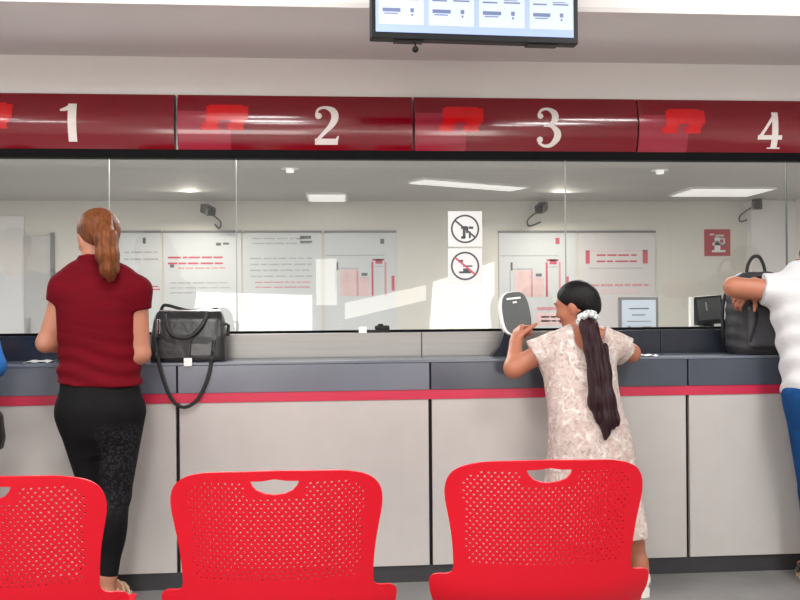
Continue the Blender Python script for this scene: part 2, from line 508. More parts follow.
# pale pilaster beside window 4
struct('trim_11', bx(W(752, 300, 8.2).x, XR, 8.2, Y_BACK, 0, z_oc), M['ceil'])

# ------------------------------------------------------------------ counter
def xs(px): return W(px, 470, Y_COUNTER).x
seams = [XL + 0.6, xs(178), xs(430.7), xs(688), XR - 0.4]
ZF = W(400, 390, Y_COUNTER).z     # bottom of fascia
ZS = W(400, 399.5, Y_COUNTER).z   # bottom of stripe
ZP = W(400, 566, Y_COUNTER).z     # bottom of panel
for i in range(4):
    a, b = seams[i] + 0.008, seams[i + 1] - 0.008
    t = empty('counter_unit', ((a + b) / 2, Y_COUNTER, 0), 'grey counter front with dark fascia and red stripe below the sign numbered ' + ('one', 'two', 'three', 'four')[i], 'counter', 'counter fronts')
    ox = (a + b) / 2
    A, Bx = a - ox, b - ox
    obj('front_panel', bx(A, Bx, 0.0, 0.022, ZP, ZS, bev=0.002), M['panel'], t)
    obj('red_stripe', bx(A - 0.008, Bx + 0.008, -0.004, 0.02, ZS, ZF), M['stripe'], t)
    obj('fascia', bx(A - 0.004, Bx + 0.004, -0.008, 0.02, ZF, Z_LEDGE - 0.0135, bev=0.002), M['fascia'] if i < 2 else M['fascia_refl'], t)
    obj('carcass', bx(A - 0.008, Bx + 0.008, 0.024, 0.28, ZP, Z_LEDGE - 0.02), M['black'], t)
    obj('toe_kick', bx(A - 0.008, Bx + 0.008, 0.012, 0.03, 0.0, ZP), M['toe'], t)
tag(obj('worktop', bx(seams[0], seams[-1], Y_COUNTER - 0.01, Y_GLASS + 0.05, Z_LEDGE - 0.013, Z_LEDGE, bev=0.003), M['fascia']),
    'long dark grey ledge running along the whole counter', 'worktop')
ups = [(-60, 141, 'upstand_refl', 'upstand painted with a dark reflection behind the ledge beside the woman in crimson'),
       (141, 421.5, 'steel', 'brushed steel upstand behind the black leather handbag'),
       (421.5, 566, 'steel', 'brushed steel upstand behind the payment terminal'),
       (566, 660, 'upstand_refl', 'glossy upstand painted with a dark reflection behind the woman in the floral dress'),
       (660, 860, 'upstand_refl', 'glossy upstand painted with a dark reflection behind the black backpack')]
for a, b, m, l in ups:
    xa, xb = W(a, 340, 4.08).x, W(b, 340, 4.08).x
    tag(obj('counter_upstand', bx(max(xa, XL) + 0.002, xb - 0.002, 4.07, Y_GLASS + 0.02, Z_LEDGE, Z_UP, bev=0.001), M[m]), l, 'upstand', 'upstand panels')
tag(obj('desk', bx(-3.5, 4.2, 4.20, 4.95, 0.93, 0.96, bev=0.003), M['white']), 'staff worktop behind the glass screen', 'desk')
bpy.data.objects['desk'].name = 'staff_desk'
dk = bpy.data.objects['staff_desk']
for x in (-3.3, 0.2, 4.0):
    obj('leg', bx(x - 0.03, x + 0.03, 4.3, 4.85, 0, 0.93), M['darkgrey'], dk)

# ------------------------------------------------------------------ number signs
ZB_, ZT_ = 1.992, W(300, 95.5, 4.08).z
SAG = 0.035
YS = 4.09
def sign_y(z):
    t = 2 * (z - ZB_) / (ZT_ - ZB_) - 1
    return YS - SAG * (1 - t * t)
def sign_strip(x0, x1, za, zb, off, ox, nz=20, nx=1):
    bm = bmesh.new(); rows = []
    for j in range(nz + 1):
        z = za + (zb - za) * j / nz
        rows.append([bm.verts.new((x0 + (x1 - x0) * i / nx - ox, sign_y(z) - off - YS, z)) for i in range(nx + 1)])
    for r0, r1 in zip(rows, rows[1:]):
        for i in range(nx): bm.faces.new((r0[i], r0[i + 1], r1[i + 1], r1[i]))
    return bm

def stroke2d(pts, n=10):
    """variable-width stroke: pts (x,y,w) -> list of quads"""
    P = smooth_path([(p[0], p[1], p[2]) for p in pts], n)
    L, R = [], []
    for i, p in enumerate(P):
        a, b = P[max(i - 1, 0)], P[min(i + 1, len(P) - 1)]
        t = Vector((b.x - a.x, b.y - a.y)).normalized(); nn = Vector((-t.y, t.x)) * p.z / 2
        L.append((p.x + nn.x, p.y + nn.y)); R.append((p.x - nn.x, p.y - nn.y))
    return [[L[i], L[i + 1], R[i + 1], R[i]] for i in range(len(P) - 1)]
def rect2d(x0, y0, x1, y1, n=6):
    return [[(x0, y0 + (y1 - y0) * i / n), (x1, y0 + (y1 - y0) * i / n), (x1, y0 + (y1 - y0) * (i + 1) / n), (x0, y0 + (y1 - y0) * (i + 1) / n)] for i in range(n)]
def disc2d(x, y, r, n=16):
    return [[(x + r * math.cos(2 * math.pi * k / n), y + r * math.sin(2 * math.pi * k / n)) for k in range(n)]]
DIG = {
    1: rect2d(.20, .0, .42, 1.0, 10) + stroke2d([(.30, .97, .07), (.16, .86, .11), (.0, .82, .05)]),
    2: disc2d(.12, .74, .085) + stroke2d([(.05, .76, .05), (.12, .92, .07), (.30, .97, .08), (.50, .88, .17), (.55, .70, .19), (.46, .50, .15), (.28, .31, .10), (.08, .11, .08)])
       + rect2d(.02, .0, .62, .15) + stroke2d([(.58, .10, .09), (.64, .22, .03)]),
    3: disc2d(.12, .78, .075) + stroke2d([(.06, .80, .05), (.16, .94, .07), (.33, .97, .08), (.49, .86, .17), (.50, .70, .17), (.40, .57, .10), (.20, .53, .06)])
       + stroke2d([(.20, .53, .06), (.40, .52, .09), (.55, .38, .17), (.56, .22, .18), (.42, .05, .11), (.24, .02, .07), (.08, .10, .06)]) + disc2d(.11, .17, .08),
    4: rect2d(.40, .0, .58, 1.0, 10) + rect2d(.0, .24, .70, .36) + stroke2d([(.50, .97, .08), (.30, .66, .08), (.06, .30, .09)]) + rect2d(.30, .0, .67, .035, 1),
}
def on_sign(quads, x0, z0, h, off, ox):
    bm = bmesh.new()
    for q in quads:
        vs = []
        for (u, v) in q:
            z = z0 + v * h
            vs.append(bm.verts.new((x0 + u * h - ox, sign_y(z) - off - YS, z)))
        bm.faces.new(vs)
    for v in bm.verts: pass
    return bm
spans = [(-65, 172.5), (175.8, 413.2), (415.2, 639.6), (640.8, 868)]
digs = [(60, 103, 141), (314, 106, 144), (536, 107.5, 146), (758, 112, 148)]
words = ('one', 'two', 'three', 'four')
for i in range(4):
    xa, xb = W(spans[i][0], 125, 4.03).x, W(spans[i][1], 125, 4.03).x
    ox = (xa + xb) / 2
    t = empty('number_sign', (ox, YS, 0), 'glossy curved red sign panel carrying the white numeral ' + words[i], 'sign', 'numbered counter signs')
    p = obj('sign_panel', sign_strip(xa, xb, ZB_, ZT_, 0, ox, 28, 1), M['sign'], t, 'all')
    for x in (xa - ox, xb - ox - 0.004):
        bm = bmesh.new()
        prism(bm, [(x, sign_y(ZB_ + (ZT_ - ZB_) * j / 16) + 0.002 - YS, ZB_ + (ZT_ - ZB_) * j / 16) for j in range(17)] + [(x, 0.03, ZT_), (x, 0.03, ZB_)], (0.004, 0, 0))
        obj('end_cap', bm, M['toe'], t)
    px, pt, pb = digs[i]
    zt, zb = W(px, pt, 4.055).z, W(px, pb, 4.055).z
    obj('numeral', on_sign(DIG[i + 1], W(px, 125, 4.055).x, zb, zt - zb, 0.003, ox), M['numeral'], t)
    # emblem square and red emblem at the left end
    s = 1 / 209.0
    obj('emblem_square', sign_strip(xa + 0.003, xa + 52 * s, ZB_ + 0.004, ZB_ + 0.185, 0.0012, ox, 16), M['sign_pale'], t, 'all')
    cx = xa + 49 * s; z0 = ZB_ + 0.095
    q = []
    for (u0, v0, u1, v1) in ((-.098, .048, .098, .115), (-.085, .110, .07, .122), (-.118, .0, -.045, .030), (-.10, .028, -.035, .05), (.0, .0, .075, .032), (.015, .03, .085, .05)):
        q += rect2d(u0, v0, u1, v1, 4)
    obj('emblem', on_sign(q, cx, z0, 1.0, 0.0025, ox), M['emblem'], t)

# ------------------------------------------------------------------ hanging information screen
def tv():
    Z = 3.22
    c = W(475, 42.7, 3.19)
    t = empty('information_screen', (c.x, c.y, c.z), 'wide wall screen with pale blue cards hanging from the ceiling', 'screen', rz=math.radians(-PSI * 0 + 3.2 - 0.3))
    w, h = 0.797, 0.455
    obj('bezel', bx(-w / 2, w / 2, -0.02, 0.03, 0, h, bev=0.004), M['black'], t)
    sc = obj('display', bx(-w / 2 + 0.019, w / 2 - 0.019, -0.0225, -0.02, 0.024, h - 0.02), M['screen'], t)
    s = w / 208.0
    for a, b in ((379, 423), (428, 473), (478, 524), (529, 573)):
        x0, x1 = (a - 475) * s, (b - 475) * s
        for k, (z0, z1) in enumerate(((0.052, 0.19), (0.20, 0.32))):
            cd = obj('display_card', bx(x0, x1, -0.0235, -0.0225, z0, z1), M['card'], sc)
            bm = bmesh.new()
            for (u0, v0, u1, v1) in ((.08, .66, .40, .70), (.54, .67, .90, .71), (.08, .34, .48, .44), (.12, .28, .42, .31), (.70, .34, .78, .45), (.72, .24, .76, .30), (.54, .74, .84, .76)):
                box(bm, x0 + (x1 - x0) * u0, x0 + (x1 - x0) * u1, -0.0242, -0.0235, z0 + (z1 - z0) * v0, z0 + (z1 - z0) * v1)
            obj('screen_text', bm, M['ink'], sc)
    obj('lower_grille', bx(-0.31, -0.20, -0.01, 0.025, -0.006, 0.0), M['black'], t)
    obj('lower_grille', bx(0.20, 0.32, -0.01, 0.025, -0.006, 0.0), M['black'], t)
    bm = bmesh.new(); tube(bm, [(0, 0.06, 0.2), (0, 0.06, zc - c.z)], 0.02, 12); box(bm, -0.1, 0.1, 0.028, 0.07, 0.15, 0.3)
    obj('ceiling_pole', bm, M['black'], t)
    bm = bmesh.new(); bmesh.ops.create_uvsphere(bm, u_segments=14, v_segments=10, radius=0.0125, matrix=Matrix.Translation((-0.227, 0.01, -0.029)))
    tube(bm, [(-0.227, 0.01, 0.0), (-0.227, 0.01, -0.025)], 0.003, 6)
    obj('sensor', bm, M['black'], t, True)
tv()

# ------------------------------------------------------------------ office: posters, lights, cameras, signs
def yb(o): return Y_BACK - o
def poster(a, b, top, label, draw, m='poster', bot=None):
    p0 = W(a, top, Y_BACK); p1 = W(b, top, Y_BACK)
    w = p1.x - p0.x; zt = p0.z; h = 1.02
    t = empty('poster', (p0.x, Y_BACK, zt - h), label, 'poster', 'posters on the office wall')
    obj('sheet', bx(0.006, w - 0.006, -0.012, -0.002, 0, h), M[m], t)
    obj('top_rail', bx(0, w, -0.02, -0.002, h, h + 0.022), M['rail'], t)
    parts = {}
    s = w / (b - a)
    for (x0, y0, x1, y1, mm) in draw:   # metres from measured offsets inside the sheet
        bm = parts.setdefault(mm, bmesh.new())
        box(bm, (x0 - a) * s, (x1 - a) * s, -0.0135, -0.012, h - (y1 - top) * s, h - (y0 - top) * s)
    for mm, bm in parts.items():
        obj('printed_figures' if 'red' in mm or 'pink' in mm else 'printed_text', bm, M[mm], t)
def lines(x0, x1, ys, m, th=1.6, seed=1):
    r = random.Random(seed); out = []
    for y in ys:
        x = x0
        while x < x1 - 3:
            w_ = r.uniform(4, 13); out.append((x, y, min(x + w_, x1), y + th, m)); x += w_ + r.uniform(1.0, 2.2)
    return out
poster(119, 161, 233, 'narrow pale notice on the office wall nearest the ponytailed redhead', [(143, 238, 146, 244, 'print_dark')] + lines(124, 158, (252, 259), 'print_grey') + lines(140, 160, (287, 290), 'print_redstrong', 1.2), bot=300)
poster(162.5, 242, 233, 'pale notice with red printed heading above the black leather handbag',
       lines(168, 225, (257, 263), 'print_redstrong', 1.8, 2) + lines(178, 225, (268,), 'print_red', 1.4, 3) + lines(170, 230, (283, 288, 293), 'print_grey', 1.3, 4) + [(216, 243, 221, 246, 'print_dark'), (223, 243, 229, 245, 'print_dark'), (170, 265, 174, 268, 'print_dark')])
poster(243.5, 322, 233, 'pale notice covered in grey text lines between the red-headed notice and the luggage diagram',
       lines(252, 310, (238, 243), 'print_grey', 1.4, 5) + lines(250, 312, (258, 264, 270, 276), 'print_grey', 1.4, 6) + lines(255, 312, (282, 287), 'print_red', 1.3, 7) + [(300, 236, 311, 239, 'print_dark'), (300, 241, 312, 243, 'print_dark')])
def luggage(x, m2='print_pink'):
    """line drawing of cases and a red cabinet starting at picture column x"""
    d = [(x, 255, x + 58, 256, 'print_grey'), (x + 10, 262, x + 12, 270, 'print_dark'), (x + 11, 268, x + 32, 269, 'print_grey'), (x + 9, 270, x + 10, 292, 'print_grey')]
    d += [(x + 14, 270, x + 30, 296, m2), (x + 33, 277, x + 43, 296, m2), (x + 30, 270, x + 32, 296, 'print_red'), (x + 35, 273, x + 41, 276, 'print_dark')]
    d += [(x + 45, 262, x + 47, 296, 'print_redstrong'), (x + 46, 259, x + 58, 261, 'print_redstrong'), (x + 49, 259, x + 56, 264, 'print_redstrong'), (x + 58, 262, x + 60, 296, 'print_red'), (x + 48, 266, x + 57, 267, 'print_grey')]
    d += [(x + 65, 276, x + 68, 291, 'print_redstrong')]
    return d
poster(324, 396, 233, 'luggage diagram poster on the office wall left of the two round prohibition stickers', luggage(326) + [(380, 239, 384, 244, 'print_dark')])
poster(498, 576.5, 233, 'luggage diagram poster on the office wall right of the prohibition stickers',
       luggage(500) + [(555, 238, 559, 244, 'print_redstrong')] + [(536, 306, 572, 309, 'print_red'), (535, 312, 574, 324, 'print_pink')] + lines(540, 570, (315, 319), 'print_red', 1.6, 9))
poster(577.5, 655, 233, 'pink and white notice with red bordered heading behind the dark-haired woman',
       [(585, 250, 589, 263, 'print_redstrong'), (642, 250, 647, 263, 'print_redstrong'), (586, 250, 646, 251, 'print_pink'), (588, 267, 642, 268, 'print_grey')] + lines(596, 636, (254, 260), 'print_redstrong', 1.6, 10) + lines(590, 648, (283,), 'print_red', 2.2, 11) + lines(590, 640, (288, 291), 'print_pink', 1.5, 12), 'poster2')

def ceil_light(p, label, name='ceiling_light', wdt=0.16):
    a = WZ(*p[0], z_oc); b = WZ(*p[1], z_oc)
    d = b - a; L = d.length; ang = math.atan2(d.y, d.x)
    t = empty(name, ((a.x + b.x) / 2, (a.y + b.y) / 2, z_oc), label, 'light', 'office ceiling lights', ang)
    obj('light_frame', bx(-L / 2 - 0.02, L / 2 + 0.02, -wdt / 2 - 0.02, wdt / 2 + 0.02, -0.02, 0.0), M['white'], t)
    obj('diffuser', bx(-L / 2, L / 2, -wdt / 2, wdt / 2, -0.026, -0.02), M['lamp'], t)
ceil_light(((417, 179), (518, 187)), 'long slim strip light on the office ceiling below sign three', wdt=0.22)
ceil_light(((309, 196), (345, 196)), 'short strip light on the office ceiling left of the middle', wdt=0.5)
ceil_light(((682, 190.5), (760, 190.5)), 'flat panel light on the office ceiling above the red fire sign', wdt=0.5)
for px, py, l in ((290, 168.5, 'small round downlight on the office ceiling below sign two'), (660, 170, 'small round downlight on the office ceiling below sign four')):
    c = WZ(px, py, z_oc)
    t = empty('downlight', (c.x, c.y, z_oc), l, 'light', 'office downlights')
    bm = bmesh.new(); lathe(bm, [(0.03, -0.004), (0.062, -0.006), (0.066, 0.0)], seg=24); obj('trim_ring', bm, M['white'], t, True)
    bm = bmesh.new(); lathe(bm, [(0.028, -0.03), (0.03, -0.004)], seg=20); obj('lamp', bm, M['lamp'], t, True)

def cctv(px, py, label, flip):
    c = W(px, py, Y_BACK - 0.18)
    t = empty('security_camera', (c.x, Y_BACK, c.z), label, 'camera', 'security cameras')
    bm = bmesh.new(); lathe(bm, [(0.05, -0.02), (0.05, 0.0)], (0, 0, 0.03), axis='Y', seg=20); tube(bm, [(0, -0.01, 0.03), (0.0, -0.1, 0.04), (0.01 * flip, -0.16, 0.02)], 0.016, 10)
    obj('bracket', bm, M['white'], t, True)
    R = Matrix.Translation((0.0, -0.2, 0.0)) @ Matrix.Rotation(math.radians(25 * flip), 4, 'Z') @ Matrix.Rotation(math.radians(15), 4, 'X')
    b = obj('camera_body', bx(-0.045, 0.045, -0.12, 0.1, -0.04, 0.04, bev=0.01, mtx=R), M['darkgrey'], t)
    bm = bmesh.new(); lathe(bm, [(0.03, -0.135), (0.034, -0.12), (0.034, -0.1)], axis='Y', seg=18)
    for v in bm.verts: v.co = R @ v.co
    obj('lens', bm, M['black'], b, True)
    bm = bmesh.new(); tube(bm, smooth_path([(0.02 * flip, -0.12, -0.03), (0.1 * flip, -0.06, -0.1), (0.08 * flip, -0.02, -0.16), (0.04, -0.01, -0.12)], 6), 0.008, 8)
    obj('cable', bm, M['darkgrey'], t, True)
cctv(208, 210, 'dark security camera on the office wall above the handbag', 1)
cctv(541, 208, 'dark security camera on the office wall above the payment terminal', -1)
cctv(756, 204, 'grey security camera on the office wall near the red fire sign', -1)

def fire_sign():
    a, b = W(704, 230, Y_BACK), W(730, 256, Y_BACK)
    w = b.x - a.x
    t = empty('fire_sign', ((a.x + b.x) / 2, Y_BACK, b.z), 'square red fire equipment sign with white pictogram', 'sign')
    obj('plate', bx(-w / 2, w / 2, -0.012, 0, 0, w, bev=0.003), M['firesign'], t)
    bm = bmesh.new(); y0, y1 = -0.0145, -0.012
    def b2(x0, z0, x1, z1): box(bm, x0 * w, x1 * w, y0, y1, z0 * w, z1 * w)
    b2(-.22, .14, .30, .22); b2(-.12, .22, .10, .56); b2(-.20, .40, .18, .50)
    lathe(bm, [(0.115 * w, y0), (0.115 * w, y1)], (-0.01 * w, 0, 0.62 * w), axis='Y', seg=18)
    b2(-.07, .70, .05, .80); b2(.10, .62, .28, .68); b2(.22, .40, .29, .68); b2(.12, .40, .29, .46); b2(.02, .74, .24, .80); b2(-.30, .78, -.12, .83)
    obj('pictogram', bm, M['sticker'], t)
fire_sign()

def ban(px, py, label, kind):
    c = W(px, py, Y_GLASS); t = empty('prohibition_sticker', (c.x, Y_GLASS, c.z), label, 'sticker', 'prohibition stickers on the glass')
    h = 0.084
    obj('backing', bx(-h, h, -0.003, 0.0, -h * 1.03, h * 1.03), M['sticker'], t)
    bm = bmesh.new(); n = 40; r0, r1 = 0.061, 0.070
    for k in range(n):
        a, b = 2 * math.pi * k / n, 2 * math.pi * (k + 1) / n
        poly(bm, [(r * math.cos(q), -0.0036, r * math.sin(q)) for r, q in ((r0, a), (r1, a), (r1, b), (r0, b))])
    obj('ring', bm, M['sticker_ink'], t)
    bm = bmesh.new()
    if kind:
        for q in ((-.012, -.045, .002, .0), (.004, -.02, .016, .012), (.018, -.045, .028, -.012), (.018, .0, .04, .012), (-.02, -.048, .0, -.036), (-.02, .0, .01, .014)):
            box(bm, q[0], q[1 + 1], -0.0036, -0.003, q[1], q[3])
    else:
        for q in ((-.03, -.036, .03, -.026), (-.01, -.026, .02, -.012), (-.034, .018, -.01, .03), (-.01, -.004, .036, .003)):
            box(bm, q[0], q[2], -0.0036, -0.003, q[1], q[3])
    obj('pictogram', bm, M['sticker_ink'], t)
    bm = bmesh.new(); box(bm, -0.064, 0.064, -0.0044, -0.0038, -0.0045, 0.0045, mtx=Matrix.Rotation(math.radians(40), 4, 'Y'))
    obj('slash_bar', bm, M['sticker_ink'] if kind else M['print_redstrong'], t)
ban(465, 229, 'upper round prohibition sticker on the glass with dark slash', True)
ban(465, 266, 'lower round prohibition sticker on the glass with reddish slash', False)

# ------------------------------------------------------------------ things on the counter
def terminal():
    c = W(515, 330, 4.0)
    t = empty('payment_terminal', (c.x, 3.99, Z_LEDGE), 'dark grey rounded payment terminal on the ledge before the floral-dressed woman', 'terminal')
    w = 0.074; hh = 0.21
    prof = []
    for k in range(24):
        a = 2 * math.pi * k / 24
        x = math.copysign(abs(math.cos(a)) ** 0.55, math.cos(a)) * w; z = math.copysign(abs(math.sin(a)) ** 0.75, math.sin(a)) * hh / 2
        prof.append((x * (1 - 0.08 * z / hh), z))
    R = Matrix.Translation((0.0, 0, 0.205)) @ Matrix.Rotation(math.radians(-14), 4, 'X') @ Matrix.Rotation(math.radians(-6), 4, 'Y')
    bm = bmesh.new(); prism(bm, [R @ Vector((x, 0, z)) for x, z in prof], R.to_3x3() @ Vector((0, 0.035, 0)))
    obj('casing', bm, M['white'], t)
    bm = bmesh.new(); prism(bm, [R @ Vector((x * 0.9 + 0.005, -0.004, z * 0.97)) for x, z in prof], R.to_3x3() @ Vector((0, 0.006, 0)))
    f = obj('face_plate', bm, M['darkgrey'], t)
    obj('card_slot', bx(-0.032, 0.036, -0.007, -0.003, 0.066, 0.075, mtx=R), M['white'], f)
    obj('status_light', bx(-0.005, 0.014, -0.007, -0.003, 0.047, 0.055, mtx=R), M['white'], f)
    bm = bmesh.new(); prism(bm, [(-0.115, 0.0, 0), (0.03, 0.0, 0), (0.03, 0.0, 0.125), (-0.05, 0, 0.125), (-0.075, 0, 0.05)], (0, 0.05, 0))
    obj('stand', bm, M['navy'], t)
terminal()

def intercom():
    c = W(379, 327, 4.095)
    t = empty('intercom', (c.x, 4.095, Z_UP), 'small black intercom with white tag on the steel upstand', 'intercom')
    obj('base', bx(-0.11, 0.055, -0.018, 0.018, 0.0, 0.014, bev=0.003), M['black'], t)
    obj('speaker_head', bx(-0.02, 0.05, -0.016, 0.014, 0.012, 0.034, bev=0.006), M['black'], t)
    obj('knob', bx(-0.005, 0.02, -0.01, 0.01, 0.032, 0.042, bev=0.003), M['black'], t)
    obj('white_tag', bx(-0.098, -0.06, -0.021, -0.018, 0.0, 0.03), M['white'], t)
intercom()

def notice():
    a, b = W(618, 297, 4.4), W(658, 330, 4.4)
    t = empty('framed_notice', ((a.x + b.x) / 2, 4.4, 0.96), 'pale blue framed notice standing behind the glass right of the dark-haired woman', 'notice')
    w = (b.x - a.x) / 2; h = a.z - 0.96
    obj('frame', bx(-w, w, -0.01, 0.01, 0.0, h, bev=0.003), M['rail'], t)
    obj('sheet', bx(-w + 0.016, w - 0.016, -0.013, -0.01, 0.016, h - 0.016), mat('notice_sheet', srgb(206, 218, 232), 0.4, var=0.03), t)
    bm = bmesh.new()
    for (u0, v0, u1, v1) in ((-.5, .80, .5, .82), (-.35, .70, .3, .715), (-.6, .60, .6, .61), (-.55, .5, -.42, .53), (.2, .5, .6, .52), (-.5, .44, .4, .45)):
        box(bm, u0 * w, u1 * w, -0.0145, -0.013, v0 * h, v1 * h)
    obj('notice_text', bm, M['print_dark'], t)
    obj('easel_back', bx(-0.02, 0.02, 0.01, 0.09, 0.0, 0.02), M['rail'], t)
notice()

def pos():
    a, b = W(694, 295, 4.45), W(723, 328, 4.45)
    cx = (a.x + b.x) / 2; w = (b.x - a.x) / 2; zt = a.z - 0.96
    t = empty('till_monitor', (cx, 4.45, 0.96), 'black till monitor behind the glass beside the backpack', 'monitor')
    R = Matrix.Translation((0, 0, zt - 0.085)) @ Matrix.Rotation(math.radians(-8), 4, 'X') @ Matrix.Rotation(math.radians(-4), 4, 'Y')
    cs = obj('casing', bx(-w, w, -0.012, 0.03, -0.075, 0.08, bev=0.006, mtx=R), M['black'], t)
    obj('glass_face', bx(-w + 0.014, w - 0.014, -0.015, -0.012, -0.05, 0.066, mtx=R), M['darkgrey'], cs)
    obj('reflex_mark', bx(-0.02, -0.012, -0.0165, -0.015, 0.0, 0.045, mtx=R), M['steel'], cs)
    bm = bmesh.new(); box(bm, -0.03, 0.03, 0.0, 0.05, 0.012, zt - 0.1); box(bm, -0.09, 0.09, -0.06, 0.1, 0, 0.014, bev=0.004)
    obj('stand', bm, M['black'], t)
    obj('side_reader', bx(w - 0.004, w + 0.012, -0.02, 0.012, zt - 0.14, zt - 0.05), M['white'], t)
    obj('left_cover', bx(-w - 0.022, -w - 0.006, -0.01, 0.02, 0.0, zt - 0.01), M['white'], t)
pos()

def sheet(px, py, w, d, rz, label):
    c = WZ(px, py, Z_LEDGE)
    c.y = min(max(c.y, Y_COUNTER + d / 2 + 0.01), 4.05 - d / 2); c.x = W(px, py, c.y).x
    bm = bmesh.new(); n = 8
    for k in range(n):
        u0, u1 = -w / 2 + w * k / n, -w / 2 + w * (k + 1) / n
        h0, h1 = 0.002 + 0.006 * abs(math.sin(k * 0.9)), 0.002 + 0.006 * abs(math.sin((k + 1) * 0.9))
        poly(bm, [(u0, -d / 2, h0), (u1, -d / 2, h1), (u1, d / 2, h1), (u0, d / 2, h0)])
    r = bmesh.ops.extrude_face_region(bm, geom=bm.faces[:])
    for v in r['geom']:
        if isinstance(v, bmesh.types.BMVert): v.co.z -= 0.0015
    bmesh.ops.remove_doubles(bm, verts=bm.verts, dist=1e-5)
    o = obj('paper_sheet', bm, M['paper']); o.location = (c.x, c.y, Z_LEDGE); o.rotation_euler.z = rz
    tag(o, label, 'paper', 'papers on the ledge')
sheet(40, 361.5, 0.12, 0.12, 0.1, 'white paper on the ledge by the left elbow of the woman in crimson')
sheet(647, 357, 0.09, 0.07, -0.2, 'small white paper on the ledge right of the floral dress')

# ------------------------------------------------------------------ bags
def handbag():
    Y = 3.955
    a, b = W(152, 312, Y), W(227, 358, Y)
    cx = (a.x + b.x) / 2 + 0.0
    w = (b.x - a.x) / 2; h = a.z - Z_LEDGE
    f = loft([(0.0, 0, 0, w, 0.085), (0.02, 0, 0, w, 0.09), (h * 0.5, 0, 0, w * 0.985, 0.08), (h * 0.85, 0, 0, w * 0.93, 0.055), (h * 0.97, 0, 0.0, w * 0.88, 0.03), (h, 0, 0, w * 0.84, 0.02)], n=5)
    t = mesh_sdf('handbag', infl(f, 0.0), (-w - .05, -.13, -.01), (w + .05, .13, h + .03), 0.006, M['leather'])
    t.location = (cx, Y, Z_LEDGE)
    tag(t, 'black leather handbag with looped handles standing on the ledge', 'bag')
    front = lambda z: -(0.09 - 0.052 * max(0, z / h) ** 1.5)
    def panel(pts, off, m, name):
        bm = bmesh.new(); r0 = [bm.verts.new((x, front(z) - off, z)) for x, z in pts]; r1 = [bm.verts.new((x, front(z) + 0.01, z)) for x, z in pts]
        bm.faces.new(r0); n = len(pts)
        for i in range(n): bm.faces.new((r0[i], r0[(i + 1) % n], r1[(i + 1) % n], r1[i]))
        return obj(name, bm, m, t)
    panel([(0.012, 0.03), (0.115, 0.03), (0.13, 0.11), (0.09, 0.165), (0.05, 0.15), (0.012, 0.12)], 0.006, M['leather_grey'], 'front_panel')
    panel([(-0.14, 0.02), (0.004, 0.02), (0.004, 0.11), (-0.05, 0.13), (-0.12, 0.1)], 0.006, M['leather'], 'front_panel')
    bm = bmesh.new(); tube(bm, smooth_path([(-0.1, front(.2) - .004, h * 0.96), (-0.075, front(.13) - 0.016, h * 0.62), (-0.035, front(.1) - 0.018, h * 0.5), (0.02, front(.1) - 0.018, h * 0.52), (0.065, front(.13) - 0.014, h * 0.72), (0.09, front(.2) - 0.004, h * 0.97)], 8), 0.0085, 8, 0.7)
    obj('handle', bm, M['nylon_strap'], t, True)
    bm = bmesh.new(); tube(bm, smooth_path([(-0.14, 0.03, h * 0.88), (-0.125, 0.02, h * 1.10), (-0.10, 0.02, h * 1.13), (-0.02, 0.03, h * 1.03), (0.07, 0.025, h * 1.0), (0.12, 0.03, h * 1.04), (0.135, 0.03, h * 0.9)], 8), 0.0075, 8, 0.7)
    obj('handle', bm, M['nylon_strap'], t, True)
    bm = bmesh.new(); tube(bm, [(-w * 0.82, 0, h + 0.004), (w * 0.82, 0, h + 0.004)], 0.005, 8); obj('zip', bm, M['chrome'], t)
    ye = Y_COUNTER - 0.018 - Y
    def at(px, py, y): v = W(px, py, y + Y); return (v.x - cx, y, v.z - Z_LEDGE)
    p = [at(153, 335, -0.085), at(157, 351, -0.098), at(158, 358, ye), at(162, 375, ye - .004), at(168, 392, ye - .004), at(176, 404, ye - .004), at(186, 407, ye - .004), at(197, 400, ye - .004), at(206, 383, ye - .004), at(211, 364, ye), at(212, 357, ye), at(213, 351, -0.1), at(214, 340, -0.09)]
    bm = bmesh.new(); tube(bm, smooth_path(p, 8), 0.008, 8, 0.55)
    obj('shoulder_strap', bm, M['nylon_strap'], t, True)
    q = at(188, 362, ye)
    bm = bmesh.new(); box(bm, q[0] - 0.018, q[0] + 0.018, ye - 0.006, ye - 0.002, q[2] - 0.018, q[2] + 0.018, bev=0.002); obj('white_tag', bm, M['white'], t)
    bm = bmesh.new(); tube(bm, [(q[0] + 0.0, ye - 0.004, q[2] + 0.015), (q[0] + 0.0, -0.1, 0.012), (q[0] + 0.004, -0.098, 0.1)], 0.0025, 6); obj('tag_cord', bm, M['nylon_strap'], t)
    # side tassel at right and clasp at left
    bm = bmesh.new(); tube(bm, [(w * 0.96, -0.02, h * 0.75), (w * 1.06, -0.02, h * 0.72), (w * 1.04, -0.02, h * 0.5)], 0.008, 8); obj('side_tab', bm, M['nylon_strap'], t)
    obj('clasp', bx(-0.128, -0.116, front(.12) - 0.012, front(.12) + 0.01, h * 0.55, h * 0.86, bev=0.003), M['chrome'], t)
handbag()

